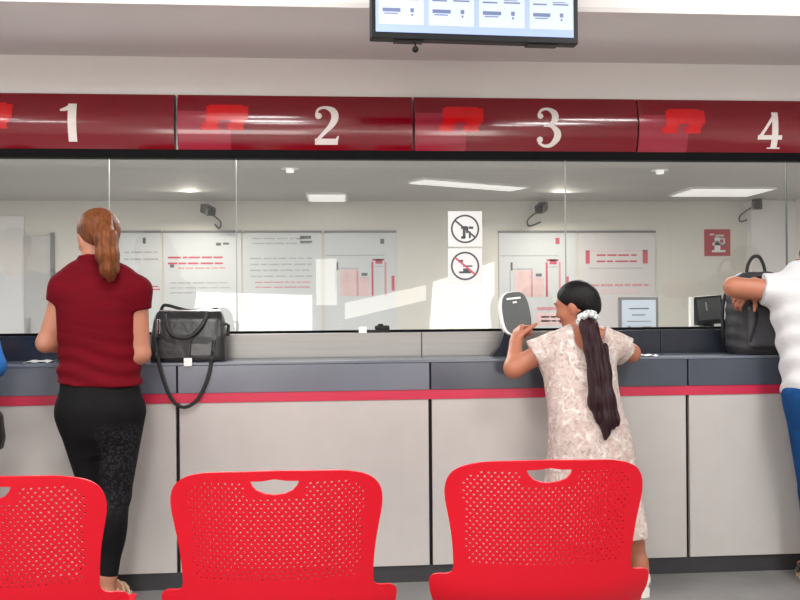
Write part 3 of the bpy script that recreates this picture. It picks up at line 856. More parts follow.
def backpack():
    Y = 3.968
    a, b = W(728, 272, Y), W(786, 356, Y)
    cx = (a.x + b.x) / 2; w = (b.x - a.x) / 2; h = a.z - Z_LEDGE
    f = loft([(0.0, 0, 0, w * 0.95, 0.085), (0.03, 0, 0, w, 0.095), (h * 0.55, 0, 0, w, 0.09), (h * 0.8, 0, 0.0, w * 0.93, 0.075), (h * 0.94, 0, 0.01, w * 0.74, 0.055), (h, 0, 0.012, w * 0.5, 0.03)], n=3.4)
    wr = lambda P: f(P) + 0.0025 * np.sin(P[:, 0] * 60 + P[:, 2] * 38) * np.sin(P[:, 2] * 70 - P[:, 0] * 30)
    t = mesh_sdf('backpack', wr, (-w - .05, -.14, -.01), (w + .05, .14, h + .03), 0.006, M['nylon'])
    t.location = (cx, Y, Z_LEDGE)
    tag(t, 'black backpack with a top loop handle standing on the ledge', 'bag')
    pk = mesh_sdf('front_pocket', inter(rbox((0.012, -0.086, h * 0.34), (w * 0.72, 0.024, h * 0.26), 0.02), plane((0, -0.06, 0), (0, 1, 0))), (-w, -.14, 0), (w, -.03, h * .8), 0.005, M['nylon_grey'], t)
    bm = bmesh.new(); tube(bm, smooth_path([(-w * 0.6, -0.1, h * 0.5), (-w * 0.3, -0.108, h * 0.585), (w * 0.4, -0.108, h * 0.595), (w * 0.76, -0.1, h * 0.5)], 6), 0.004, 6); obj('zip', bm, M['leather'], pk)
    bm = bmesh.new(); tube(bm, smooth_path([(-w * 0.72, -0.075, h * 0.62), (-w * 0.68, -0.08, h * 0.8), (-w * 0.3, -0.055, h * 0.93), (w * 0.3, -0.055, h * 0.93), (w * 0.68, -0.08, h * 0.8), (w * 0.75, -0.08, h * 0.62)], 6), 0.004, 6); obj('zip', bm, M['leather'], t)
    bm = bmesh.new(); tube(bm, smooth_path([(-0.052, 0.0, h - 0.02), (-0.045, 0.0, h + 0.03), (-0.02, 0, h + 0.07), (0.012, 0.0, h + 0.072), (0.035, 0, h + 0.03), (0.043, 0, h - 0.02)], 8), 0.0085, 8, 0.7); obj('top_handle', bm, M['nylon_strap'], t, True)
    for s in (-1, 1):
        bm = bmesh.new(); tube(bm, smooth_path([(s * w * 0.7, 0.07, h * 0.86), (s * w * 1.02, 0.05, h * 0.6), (s * w * 1.02, 0.05, h * 0.25), (s * w * 0.9, 0.07, 0.04)], 6), 0.010, 8, 0.5); obj('side_strap', bm, M['nylon_strap'], t, True)
    bm = bmesh.new(); tube(bm, smooth_path([(-w * 0.5, -0.094, h * 0.62), (-w * 0.42, -0.112, h * 0.5), (-w * 0.5, -0.115, h * 0.34), (-w * 0.66, -0.112, h * 0.16)], 6), 0.007, 8, 0.5); obj('pull_tab', bm, M['nylon_strap'], t, True)
backpack()

# ------------------------------------------------------------------ chairs
def rounded_outline():
    half = [(0.0, 0.0), (0.14, 0.005), (0.205, 0.014), (0.243, 0.030), (0.263, 0.053), (0.271, 0.082), (0.270, 0.115), (0.263, 0.155), (0.255, 0.20), (0.250, 0.24), (0.247, 0.285), (0.247, 0.318), (0.260, 0.334), (0.298, 0.342), (0.310, 0.365), (0.298, 0.42), (0.27, 0.455), (0.0, 0.465)]
    P = smooth_path([(x, -y, 0) for x, y in half], 4)
    R = [(p.x, p.y) for p in P]
    return R + [(-x, y) for x, y in R[::-1][1:-1]]

def chair_meshes():
    H0 = 0.854
    out = rounded_outline()
    dtop = 0.023
    hnd = [(-0.06, -dtop), (-0.03, -dtop + 0.001), (0, -dtop + .0015), (0.03, -dtop + 0.001), (0.06, -dtop), (0.0605, -dtop - 0.007), (0.056, -dtop - 0.018), (0.045, -dtop - 0.03), (0.025, -dtop - 0.038), (0, -dtop - 0.041), (-0.025, -dtop - 0.038), (-0.045, -dtop - 0.03), (-0.056, -dtop - 0.018), (-0.0605, -dtop - 0.007)]
    holes = []
    dx, dy, r = 0.0178, 0.0107, 0.0036
    for j in range(40):
        y = -0.036 - j * dy
        if y < -0.30: break
        for i in range(-20, 21):
            x = (i + (0.5 if j % 2 else 0)) * dx
            lim = 0.228 - 0.07 * max(0, (-y - 0.05)) ** 1.0
            if y > -0.06: lim -= (y + 0.06) * 1.6
            if abs(x) > lim: continue
            if (abs(x) < 0.078 and y > -0.078): continue
            holes.append((x, y))
    verts, edges = [], []
    def ring(pts):
        s = len(verts)
        for p in pts: verts.append(Vector(p))
        n = len(pts)
        for k in range(n): edges.append((s + k, s + (k + 1) % n))
    ring(out); ring(hnd)
    for (x, y) in holes:
        ring([(x + r * math.cos(2 * math.pi * k / 8 + .39), y + r * math.sin(2 * math.pi * k / 8 + .39)) for k in range(8)])
    def inside(p, pl):
        c = False; n = len(pl)
        for i in range(n):
            a, b = pl[i], pl[(i + 1) % n]
            if (a[1] > p[1]) != (b[1] > p[1]) and p[0] < (b[0] - a[0]) * (p[1] - a[1]) / (b[1] - a[1]) + a[0]: c = not c
        return c
    hs = set(); hx = np.array(holes)
    for j in range(32):
        for i in range(-20, 21):
            p = (i * 0.0155, -0.008 - j * 0.0145)
            if inside(p, out) and not inside(p, hnd) and np.min(((hx - p) ** 2).sum(1)) > 0.0085 ** 2 and abs(p[0]) > 0.0: verts.append(Vector(p))
    V, E, Fc, *_ = delaunay_2d_cdt(verts, edges, [], 0, 1e-6)
    def to3(x, y, ext=0):
        s = -y                                  # length down from the top
        z = H0 - s * 0.985
        yy = -0.105 + s * 0.17 + 0.85 * x * x
        if s > 0.36: yy += (s - 0.36) ** 2 * 4.0
        return (x, yy, z)
    bm = bmesh.new(); bv = [bm.verts.new(to3(v.x, v.y)) for v in V]
    for f in Fc:
        c = sum((V[i] for i in f), Vector((0, 0))) / len(f)
        if not inside(c, out) or inside(c, hnd): continue
        if np.min(((hx - (c.x, c.y)) ** 2).sum(1)) < (r * 0.8) ** 2: continue
        try: bm.faces.new([bv[i] for i in f])
        except ValueError: pass
    for v in list(bm.verts):
        if not v.link_faces: bm.verts.remove(v)
    bmesh.ops.recalc_face_normals(bm, faces=bm.faces)
    geo = bm.faces[:]
    r_ = bmesh.ops.solidify(bm, geom=geo, thickness=0.007)
    bmesh.ops.recalc_face_normals(bm, faces=bm.faces)
    back = bpy.data.meshes.new('backrest'); bm.to_mesh(back); bm.free()
    # seat pan
    bm = bmesh.new(); nu, nv = 20, 20; g = []
    for j in range(nv + 1):
        t = j / nv; row = []
        hw = 0.262 - 0.03 * t ** 2
        if t > 0.85: hw -= (t - 0.85) ** 2 * 2.2
        for i in range(nu + 1):
            u = -1 + 2 * i / nu
            z = 0.385 - 0.012 * math.sin(t * math.pi) + 0.02 * abs(u) ** 3.2 * (1 - 0.75 * t) - (0.9 * (t - 0.8) ** 2 if t > 0.8 else 0) + (0.015 * (1 - t / 0.15) ** 2 if t < 0.15 else 0)
            row.append(bm.verts.new((u * hw, 0.02 + 0.42 * t + 0.02 * u * u, z)))
        g.append(row)
    for j in range(nv):
        for i in range(nu): bm.faces.new((g[j][i], g[j][i + 1], g[j + 1][i + 1], g[j + 1][i]))
    bmesh.ops.recalc_face_normals(bm, faces=bm.faces)
    bmesh.ops.solidify(bm, geom=bm.faces[:], thickness=0.008)
    bmesh.ops.recalc_face_normals(bm, faces=bm.faces)
    seat = bpy.data.meshes.new('seat'); bm.to_mesh(seat); bm.free()
    return back, seat

def make_chair():
    t = empty('plastic_chair', (0, 0, 0), 'x', 'chair', 'red perforated chairs in the front row')
    back, seat = chair_meshes()
    link('backrest', back, M['chair'], t, True); link('seat', seat, M['chair'], t, True)
    for sx in (-1, 1):
        for ya, yb_, sl in ((0.05, -0.02, 1), (0.36, 0.42, 1)):
            bm = bmesh.new(); tube(bm, [(sx * 0.2, ya, 0.37), (sx * 0.245, yb_, 0.0)], 0.011, 12)
            obj('leg', bm, M['chrome'], t, True)
    for ya in (0.05, 0.36):
        bm = bmesh.new(); tube(bm, [(-0.21, ya, 0.358), (0.21, ya, 0.358)], 0.011, 10)
        obj('cross_bar', bm, M['chrome'], t, True)
    return t
chairs = [(274, 469, 2.145, 'red perforated chair in the front row, between the other two'), (-15, 473, 2.10, 'red perforated chair below the woman in crimson, cut off at its far side'), (549, 461.5, 2.26, 'red perforated chair in front of the woman in the floral dress')]
proto = make_chair()
for i, (px, py, Z, l) in enumerate(chairs):
    if i == 0: c = proto
    else:
        c = proto.copy(); COL.objects.link(c)
        for ch in list(proto.children):
            k = ch.copy(); COL.objects.link(k); k.parent = c
    dxp = (px - 400) / F_PX * Z
    c.location = (SP * Z + CP * dxp + 0.0, CP * Z - SP * dxp + 0.10, 0)
    sc_ = (1.0, 0.99, 0.985)[i]
    c.rotation_euler.z = math.radians(-1.0)
    c['label'] = l

# ------------------------------------------------------------------ people
def rot(yaw=0, pitch=0, roll=0):
    """columns = local axes; yaw>0 turns to the left, pitch>0 looks down, roll>0 tilts to the right"""
    Mx = Matrix.Rotation(math.radians(yaw), 3, 'Z') @ Matrix.Rotation(math.radians(-pitch), 3, 'X') @ Matrix.Rotation(math.radians(roll), 3, 'Y')
    return np.array(Mx, dtype=np.float32)

def head_fn(c, R, s=1.0):
    h = uni(ell((0, -.012, .022), (.072, .090, .086)), (ell((0, .022, -.03), (.058, .064, .076)), .04), (ell((0, .05, -.088), (.026, .026, .02)), .035), (cap((0, .03, -.06), (0, .05, -.085), .04, .03), .03))
    h = sub(h, ell((.03, .098, .008), (.016, .014, .011)), .016); h = sub(h, ell((-.03, .098, .008), (.016, .014, .011)), .016)
    h = uni(h, (cap((0, .082, .006), (0, .098, -.026), .007, .010), .014), (ell((.011, .090, -.03), (.008, .008, .007)), .008), (ell((-.011, .090, -.03), (.008, .008, .007)), .008),
            (ell((0, .083, -.055), (.022, .010, .006)), .006), (ell((0, .080, -.066), (.019, .010, .006)), .006),
            *[(cap((q * .019, .0815, .0165), (q * .041, .076, .0155), .0055), .006) for q in (-1, 1)], *[(cap((q * .020, .081, -.001), (q * .040, .076, -.001), .0045), .006) for q in (-1, 1)],
            *[(cap((q * .014, .086, .030), (q * .046, .072, .031), .006), .014) for q in (-1, 1)], *[(ell((q * .042, .055, -.028), (.02, .02, .016)), .03) for q in (-1, 1)],
            (ell((.073, -.005, -.008), (.011, .019, .031)), .008), (ell((-.073, -.005, -.008), (.011, .019, .031)), .008))
    g = lambda P: h(P / s) * s
    return xf(g, R, c)

def to_body(c, R, p, s=1.0): return tuple(np.asarray(R) @ (np.array(p) * s) + np.array(c))

def hand_fn(w, d, n, side, curl=(25, 35, 25), s=1.0, spread=0.0):
    """w wrist, d finger direction, n back-of-hand normal, side=+1 thumb along d x n"""
    d = np.array(d, float); d /= np.linalg.norm(d); n = np.array(n, float); n -= d * (n @ d); n /= np.linalg.norm(n)
    x = np.cross(d, n) * side; w = np.array(w, float)
    pt = lambda a, b, c: w + (x * a + d * b + n * c) * s
    R = np.stack([x, d, n], 1).astype(np.float32)
    fs = [rbox(pt(0, .048, 0), (.038 * s, .046 * s, .013 * s), .012 * s, R), (cap(pt(0, -.02, 0), pt(0, .02, 0), .026 * s, .026 * s), .02)]
    for k, (bx_, by, L) in enumerate(((.029, .088, .070), (.010, .094, .080), (-.010, .090, .074), (-.028, .082, .058))):
        p = pt(bx_, by - .012, 0); ang = 0.0; fx = bx_ * spread * 6
        for q, (fr, r) in enumerate(((.45, .0088), (.31, .008), (.26, .0072))):
            ang += math.radians(curl[q] + k * 3)
            v = (d * math.cos(ang) - n * math.sin(ang) + x * fx)
            p2 = p + v / np.linalg.norm(v) * (L * fr + (.012 if q == 0 else 0)) * s
            fs.append((cap(p, p2, r * s, r * .93 * s), .004)); p = p2
    p = pt(.026, .02, -.004); v = x * .75 + d * .62 - n * .25
    for q, L in enumerate((.038, .032, .026)):
        v = v / np.linalg.norm(v); p2 = p + v * L * s
        fs.append((cap(p, p2, (.0125 - .0015 * q) * s, (.011 - .0015 * q) * s), .008)); p = p2; v = v + d * .25 - n * .2
    return uni(*fs, k=.006)

def eyes(o, c, R, s=1.0, brow=None):
    brow = brow or M['hair_black']
    for sx in (-1, 1):
        bm = bmesh.new(); bmesh.ops.create_uvsphere(bm, u_segments=12, v_segments=8, radius=.0115 * s, matrix=Matrix.Translation(to_body(c, R, (sx * .03, .071, .008), s)))
        e = obj('eye', bm, M['eye'], o, True)
        bm = bmesh.new(); bmesh.ops.create_uvsphere(bm, u_segments=10, v_segments=6, radius=.006 * s, matrix=Matrix.Translation(to_body(c, R, (sx * .03, .0782, .008), s)))
        obj('iris', bm, M['hair_black'], e, True)
        bm = bmesh.new(); tube(bm, smooth_path([to_body(c, R, (sx * u, v, w), s) for u, v, w in ((.013, .091, .031), (.028, .087, .035), (.044, .076, .033), (.052, .068, .028))], 4), [.002] + [.0035 * s] * 10 + [.0025, .0015], 6, .6)
        obj('eyebrow', bm, brow, o, True)
    bm = bmesh.new(); tube(bm, smooth_path([to_body(c, R, (u, v, w), s) for u, v, w in ((-.021, .086, -.061), (-.008, .0925, -.0595), (.008, .0925, -.0595), (.021, .086, -.061))], 4), [.002] + [.0042 * s] * 11 + [.002], 8)
    obj('lips', bm, M['lips'], o, True)

def foot_fn(x, y, z=0.0, yaw=0, s=1.0):
    R = rot(yaw)
    f = uni(cap((0, -.055, .036), (0, .02, .05), .034, .036), (cap((0, .02, .045), (.0, .14, .024), .036, .024), .03), (cap((-.02, .12, .02), (-.022, .165, .016), .016, .013), .015), (cap((.02, .11, .02), (.024, .145, .015), .015, .011), .015), (cap((0, -.045, .05), (0, -.04, .12), .034, .036), .03))
    f = inter(f, plane((0, 0, .002), (0, 0, -1)))
    g = lambda P: f(P / s) * s
    return xf(g, R, (x, y, z))

def sole(name, o, x, y, yaw, h0, h1, m, s=1.0, extra=0.0):
    """wedge sole under a foot: heel height h0, toe height h1"""
    R = Matrix.Translation((x, y, 0)) @ Matrix.Rotation(math.radians(yaw), 4, 'Z')
    pts = [(0.0, -.098), (.03, -.085), (.036, -.03), (.036, .05), (.046, .12), (.034, .17), (0, .19), (-.034, .17), (-.046, .12), (-.036, .05), (-.036, -.03), (-.03, -.085)]
    bm = bmesh.new(); lo, hi = [], []
    for px, py in pts:
        t = min(1, max(0, (py + .1) / .25)); z = h0 + (h1 - h0) * t
        lo.append(bm.verts.new(R @ Vector((px * s, py * s, 0.0)))); hi.append(bm.verts.new(R @ Vector((px * s * 1.03, py * s, z))))
    bm.faces.new(lo[::-1]); bm.faces.new(hi); n = len(pts)
    for i in range(n): bm.faces.new((lo[i], lo[(i + 1) % n], hi[(i + 1) % n], hi[i]))
    return obj(name, bm, m, o)

def person_red():
    Y = 3.575
    org = W(100, 400, Y); ox = org.x
    C = lambda px, py, y=0.0: (lambda v: (v.x - ox, y, v.z))(W(px, py, Y + y))
    hc = C(98, 237, .035); Rh = rot(32, 12, -3)
    shL, shR = C(65, 286, 0.0), C(137, 290, 0.0)
    elL, elR = C(46, 343, -.005), C(141, 354, .01)
    wrL = (-.075, .275, 1.06); wrR = (.06, .275, 1.06)
    kR, kL = C(115, 495, 0.03), C(97, 492, 0.06)
    aR, aL = C(108, 572, -.01), C(90, 570, .06)
    rows = [(.66, .004, .0, .04, .05), (.73, .004, .0, .13, .105), (.79, .004, .0, .154, .122), (.85, .004, -.005, .160, .125), (.90, .002, .0, .154, .115), (.98, -.002, .005, .148, .102), (1.06, -.005, .01, .140, .095), (1.15, -.007, .01, .143, .098), (1.24, -.007, .005, .148, .1), (1.31, -.005, .0, .150, .094), (1.36, -.003, 0, .14, .08), (1.40, -.004, .005, .08, .06)]
    torso = loft(rows, 2.3)
    shoulders = uni(cap(C(82, 275, .0), shL, .052, .043), cap(C(112, 277, .0), shR, .052, .043), k=.02)
    tor = uni(torso, (shoulders, .06))
    neck = cap(C(92, 275, .0), (hc[0] - .005, hc[1] - .03, hc[2] - .06), .052, .05)
    armL = uni(cap(shL, elL, .043, .036), (cap(elL, wrL, .037, .026), .02)); armR = uni(cap(shR, elR, .043, .036), (cap(elR, wrR, .037, .026), .02))
    upL, upR = cap(shL, elL, .045, .038), cap(shR, elR, .045, .038)
    hips = [(-.075, .0, .83), (.082, .0, .83)]
    legR = uni(cap(hips[1], kR, .096, .058), (cap(kR, aR, .056, .036), .02), (ell(tuple((np.array(kR) * .6 + np.array(aR) * .4) + np.array((0, -.018, 0))), (.046, .05, .1)), .04))
    legL = uni(cap(hips[0], kL, .096, .058), (cap(kL, aL, .056, .036), .02), (ell(tuple((np.array(kL) * .6 + np.array(aL) * .4) + np.array((0, -.018, 0))), (.046, .05, .1)), .04))
    fR = foot_fn(aR[0], aR[1] + .035, .035, -6, .95); fL = foot_fn(aL[0], aL[1] + .035, .035, 10, .95)
    hL = hand_fn(wrL, (.35, .9, -.12), (0, .1, 1), +1, (10, 18, 12), .95); hR = hand_fn(wrR, (-.4, .9, -.12), (0, .1, 1), -1, (15, 25, 18), .95)
    head = head_fn(hc, Rh)
    body = uni(tor, (neck, .04), (head, .025), (armL, .035), (armR, .035), (legL, .03), (legR, .03), (fL, .03), (fR, .03), (hL, .015), (hR, .015))
    o = mesh_sdf('person', body, (-.36, -.26, -.01), (.36, .5, 1.75), .006, M['skin_light'])
    o.location = (ox, Y, 0)
    tag(o, 'person with auburn ponytail in crimson top and black leggings leaning on the ledge', 'person')
    eyes(o, hc, Rh, 1.0, M['hair_auburn'])
    # crimson top
    zh = 0.953
    sl = lambda f, sh, el, t: inter(f, plane(np.array(sh) * (1 - t) + np.array(el) * t, np.array(el) - np.array(sh)))
    fold = lambda P: .0035 * np.sin(P[:, 2] * 95 + 6 * P[:, 0] + 2.5 * np.sin(P[:, 0] * 14)) * np.clip((1.16 - P[:, 2]) / .12, 0, 1)
    top = uni(infl(tor, .012), (sl(infl(upL, .011), shL, elL, .30), .02), (sl(infl(upR, .011), shR, elR, .30), .02))
    top = uni(top, (inter(infl(neck, .013), plane(C(92, 258, 0), (0.02, .25, 1))), .012))
    base_top = top
    top = lambda P: base_top(P) + fold(P)
    top = inter(top, plane((0, 0, zh), (-.06, .10, -1)))
    mesh_sdf('crimson_top', top, (-.36, -.26, .9), (.36, .3, 1.55), .006, M['shirt_red'], o)
    pants = uni(infl(inter(torso, plane((0, 0, .955), (0, 0, 1))), .004), (infl(legL, .006), .03), (infl(legR, .006), .015))
    pants = inter(pants, plane((0, 0, .135), (0, 0, -1)))
    mesh_sdf('leggings', pants, (-.36, -.26, .1), (.36, .3, 1.02), .006, M['leggings'], o)
    # hair
    hair = uni(ell((0, -.018, .03), (.083, .100, .086)), (ell((0, -.07, .0), (.06, .05, .075)), .04), (ell((0, -.1, .03), (.032, .03, .032)), .03))
    hair = inter(hair, plane((0, .052, .03), (0, .75, -.66)), .02)
    hair = inter(hair, plane((0, -.02, -.055), (0, .25, -1)), .03)
    hr = mesh_sdf('hair', xf(hair, Rh, hc), (-.2, -.2, 1.4), (.2, .25, 1.72), .005, M['hair_auburn'], o)
    pts = [to_body(hc, Rh, (.0, -.115, .04)), C(106, 238, -.10), C(108, 255, -.115), C(109, 270, -.12), C(111, 281, -.12)]
    rr = (.026, .040, .043, .034, .007)
    tail = uni(*[(cap(pts[i], pts[i + 1], rr[i], rr[i + 1]), .02) for i in range(4)])
    tl = lambda P: tail(P) + .003 * np.sin(P[:, 0] * 300 + P[:, 2] * 25)
    mesh_sdf('ponytail', tl, (-.2, -.3, 1.28), (.25, .1, 1.7), .005, M['hair_auburn'], hr)
    for a in (aL, aR):
        yw = 10 if a is aL else -6
        s_ = sole('sandal', o, a[0], a[1] + .035, yw, .045, .03, M['sandal'], .97)
        R = Matrix.Translation((a[0], a[1] + .035, .035)) @ Matrix.Rotation(math.radians(yw), 4, 'Z')
        bm = bmesh.new()
        for (yy, zz, rx, rz) in ((.10, .0, .042, .052), (.05, .0, .042, .078)):
            tube(bm, [R @ Vector((rx * math.cos(q), yy, zz + rz * math.sin(q))) for q in [math.pi * k / 10 for k in range(11)]], .007, 6)
        tube(bm, [R @ Vector((.042 * math.cos(q), -.035 + .045 * math.sin(q), .06)) for q in [2 * math.pi * k / 16 for k in range(17)]], .005, 6)
        obj('strap', bm, M['sandal'], s_, True)
person_red()

def person_dress():
    Y = 3.60
    org = W(590, 400, Y); ox = org.x
    C = lambda px, py, y=0.0: (lambda v: (v.x - ox, y, v.z))(W(px, py, Y + y))
    hc = C(575, 305, .13); Rh = rot(58, 16, -4); hs = .93
    shL, shR = C(552, 347, .08), C(614, 346, .09)
    elL, elR = C(514, 368, .10), C(631, 353, .14)
    wrL = C(516, 341, .20); wrR = C(566, 348, .35)
    kR, kL = C(628, 515, .03), C(582, 512, .03)
    aR, aL = C(640, 569, .0), C(566, 566, .02)
    rows = [(.50, .0, 0, .15, .11), (.62, .0, .0, .155, .12), (.70, -.002, .0, .152, .115), (.80, -.015, .02, .150, .105), (.88, -.022, .05, .148, .1), (.96, -.024, .07, .150, .1), (1.02, -.024, .085, .15, .095), (1.07, -.024, .09, .12, .075), (1.11, -.03, .1, .065, .055)]
    torso = loft(rows, 2.3)
    shoulders = uni(cap(C(572, 338, .09), shL, .05, .046), cap(C(600, 338, .09), shR, .05, .046), k=.02)
    tor = uni(torso, (shoulders, .05))
    neck = cap(C(588, 342, .085), (hc[0] + .01, hc[1] - .02, hc[2] - .05), .05, .048)
    armL = uni(cap(shL, elL, .046, .042), (cap(elL, wrL, .041, .028), .025)); armR = uni(cap(shR, elR, .046, .04), (cap(elR, wrR, .038, .026), .02))
    legR = uni(cap((.075, .0, .62), kR, .08, .046), (cap(kR, aR, .045, .031), .02), (ell(tuple(np.array(kR) * .6 + np.array(aR) * .4 + np.array((0, -.02, 0))), (.036, .042, .08)), .04))
    legL = uni(cap((-.07, .0, .62), kL, .08, .05), (cap(kL, aL, .054, .033), .02))
    fR = foot_fn(aR[0], aR[1] + .03, .03, -4, .9); fL = foot_fn(aL[0], aL[1] + .03, .03, 6, .9)
    hL = hand_fn(wrL, (.25, .55, .55), (-.75, -.2, .45), +1, (50, 70, 45), .95)
    hR = hand_fn(wrR, (-.95, .05, .30), (.2, -.35, .9), +1, (12, 25, 20), .95)
    head = head_fn(hc, Rh, hs)
    body = uni(tor, (neck, .04), (head, .025), (armL, .03), (armR, .03), (legL, .03), (legR, .03), (fL, .03), (fR, .03), (hL, .012), (hR, .012))
    o = mesh_sdf('person', body, (-.48, -.26, -.01), (.36, .5, 1.42), .006, M['skin_tan'])
    o.location = (ox, Y, 0)
    tag(o, 'person with long dark ponytail in pale floral dress propped on one elbow', 'person')
    eyes(o, hc, Rh, hs)
    # dress
    drows = [(.27, .01, 0.0, .232, .19), (.36, .01, .0, .222, .18), (.50, .005, .0, .198, .158), (.62, .002, .0, .186, .148), (.70, -.002, .0, .176, .138)] + [(z, cx, cy, a + .012, b + .012) for z, cx, cy, a, b in rows if z > .75]
    fold = lambda th, z: (.035 * np.sin(9 * th + 1.0) + .02 * np.sin(15 * th)) * np.clip((.72 - z) / .4, 0, 1)
    dr = loft(drows, 2.3, fold)
    sh = infl(shoulders, .012)
    def sleeve(shp, elp, t, r0, r1):
        e = np.array(shp) * (1 - t) + np.array(elp) * t
        f = cap(shp, np.array(shp) * (1 - t * 1.15) + np.array(elp) * t * 1.15, r0, r1)
        ax = np.array(elp) - np.array(shp)
        ang = lambda P: .006 * np.sin(P[:, 1] * 110 + P[:, 2] * 70)
        return inter(lambda P: f(P) + ang(P), plane(e, ax))
    dd = uni(dr, (sh, .04), (sleeve(shL, elL, .46, .058, .076), .03), (sleeve(shR, elR, .55, .056, .066), .03))
    # wide neckline, deep at the back
    dd = sub(dd, cap(C(589, 322, .09), C(589, 338, .02), .075, .062), .01)
    dd = sub(dd, cap(C(589, 338, -.06), C(590, 352, -.08), .07, .035), .01)
    mesh_sdf('floral_dress', dd, (-.36, -.32, .25), (.4, .4, 1.2), .006, M['floral'], o)
    # hair
    hair = uni(ell((0, -.018, .028), (.082, .100, .088)), (ell((0, -.075, -.02), (.055, .045, .065)), .04))
    hair = inter(hair, plane((0, .05, .03), (0, .78, -.62)), .02)
    hair = inter(hair, plane((0, -.02, -.062), (0, .3, -1)), .03)
    hl = lambda P: hair(P / hs) * hs
    hr = mesh_sdf('hair', xf(hl, Rh, hc), (-.25, -.12, 1.05), (.2, .35, 1.42), .005, M['hair_black'], o)
    s0 = np.array(C(587, 319, .03)); 
    pts = [tuple(s0 + np.array((-.01, .015, .01))), C(590, 329, -.005), C(595, 350, -.045), C(599, 375, -.075), C(602, 400, -.095), C(607, 420, -.125), C(606, 436, -.15)]
    rr = (.026, .034, .046, .050, .055, .044, .012)
    tail = uni(*[(cap(pts[i], pts[i + 1], rr[i], rr[i + 1]), .02) for i in range(6)])
    tl = lambda P: tail(P) + .003 * np.sin(P[:, 0] * 280 + P[:, 2] * 18) + .005 * np.sin(P[:, 0] * 110 - P[:, 2] * 14)
    mesh_sdf('ponytail', tl, (-.2, -.3, .58), (.3, .25, 1.25), .005, M['hair_plum'], hr)
    bm = bmesh.new()
    ax = (Vector(pts[1]) - Vector(pts[0])).normalized(); u = ax.cross(Vector((0, 1, 0))).normalized(); v = ax.cross(u)
    cc = Vector(tuple(s0))
    ringp = []
    for k in range(49):
        a = 2 * math.pi * k / 48; r = .034 + .005 * math.sin(11 * a)
        ringp.append(cc + u * (r * math.cos(a)) + v * (r * math.sin(a)) + ax * (.006 * math.sin(7 * a)))
    tube(bm, ringp, .015, 8)
    obj('scrunchie', bm, M['scrunchie'], hr, True)
    for a, yw in ((aL, 6), (aR, -4)):
        s_ = sole('shoe', o, a[0], a[1] + .03, yw, .04, .025, M['shoe_white'], .93)
        fo = uni(foot_fn(a[0], a[1] + .03, .03, yw, .9))
        sh_ = inter(infl(fo, .006), plane((0, 0, .085), (0, .35, 1)))
        mesh_sdf('upper', sh_, (a[0] - .1, a[1] - .15, 0), (a[0] + .1, a[1] + .28, .2), .006, M['shoe_white'], s_)
person_dress()

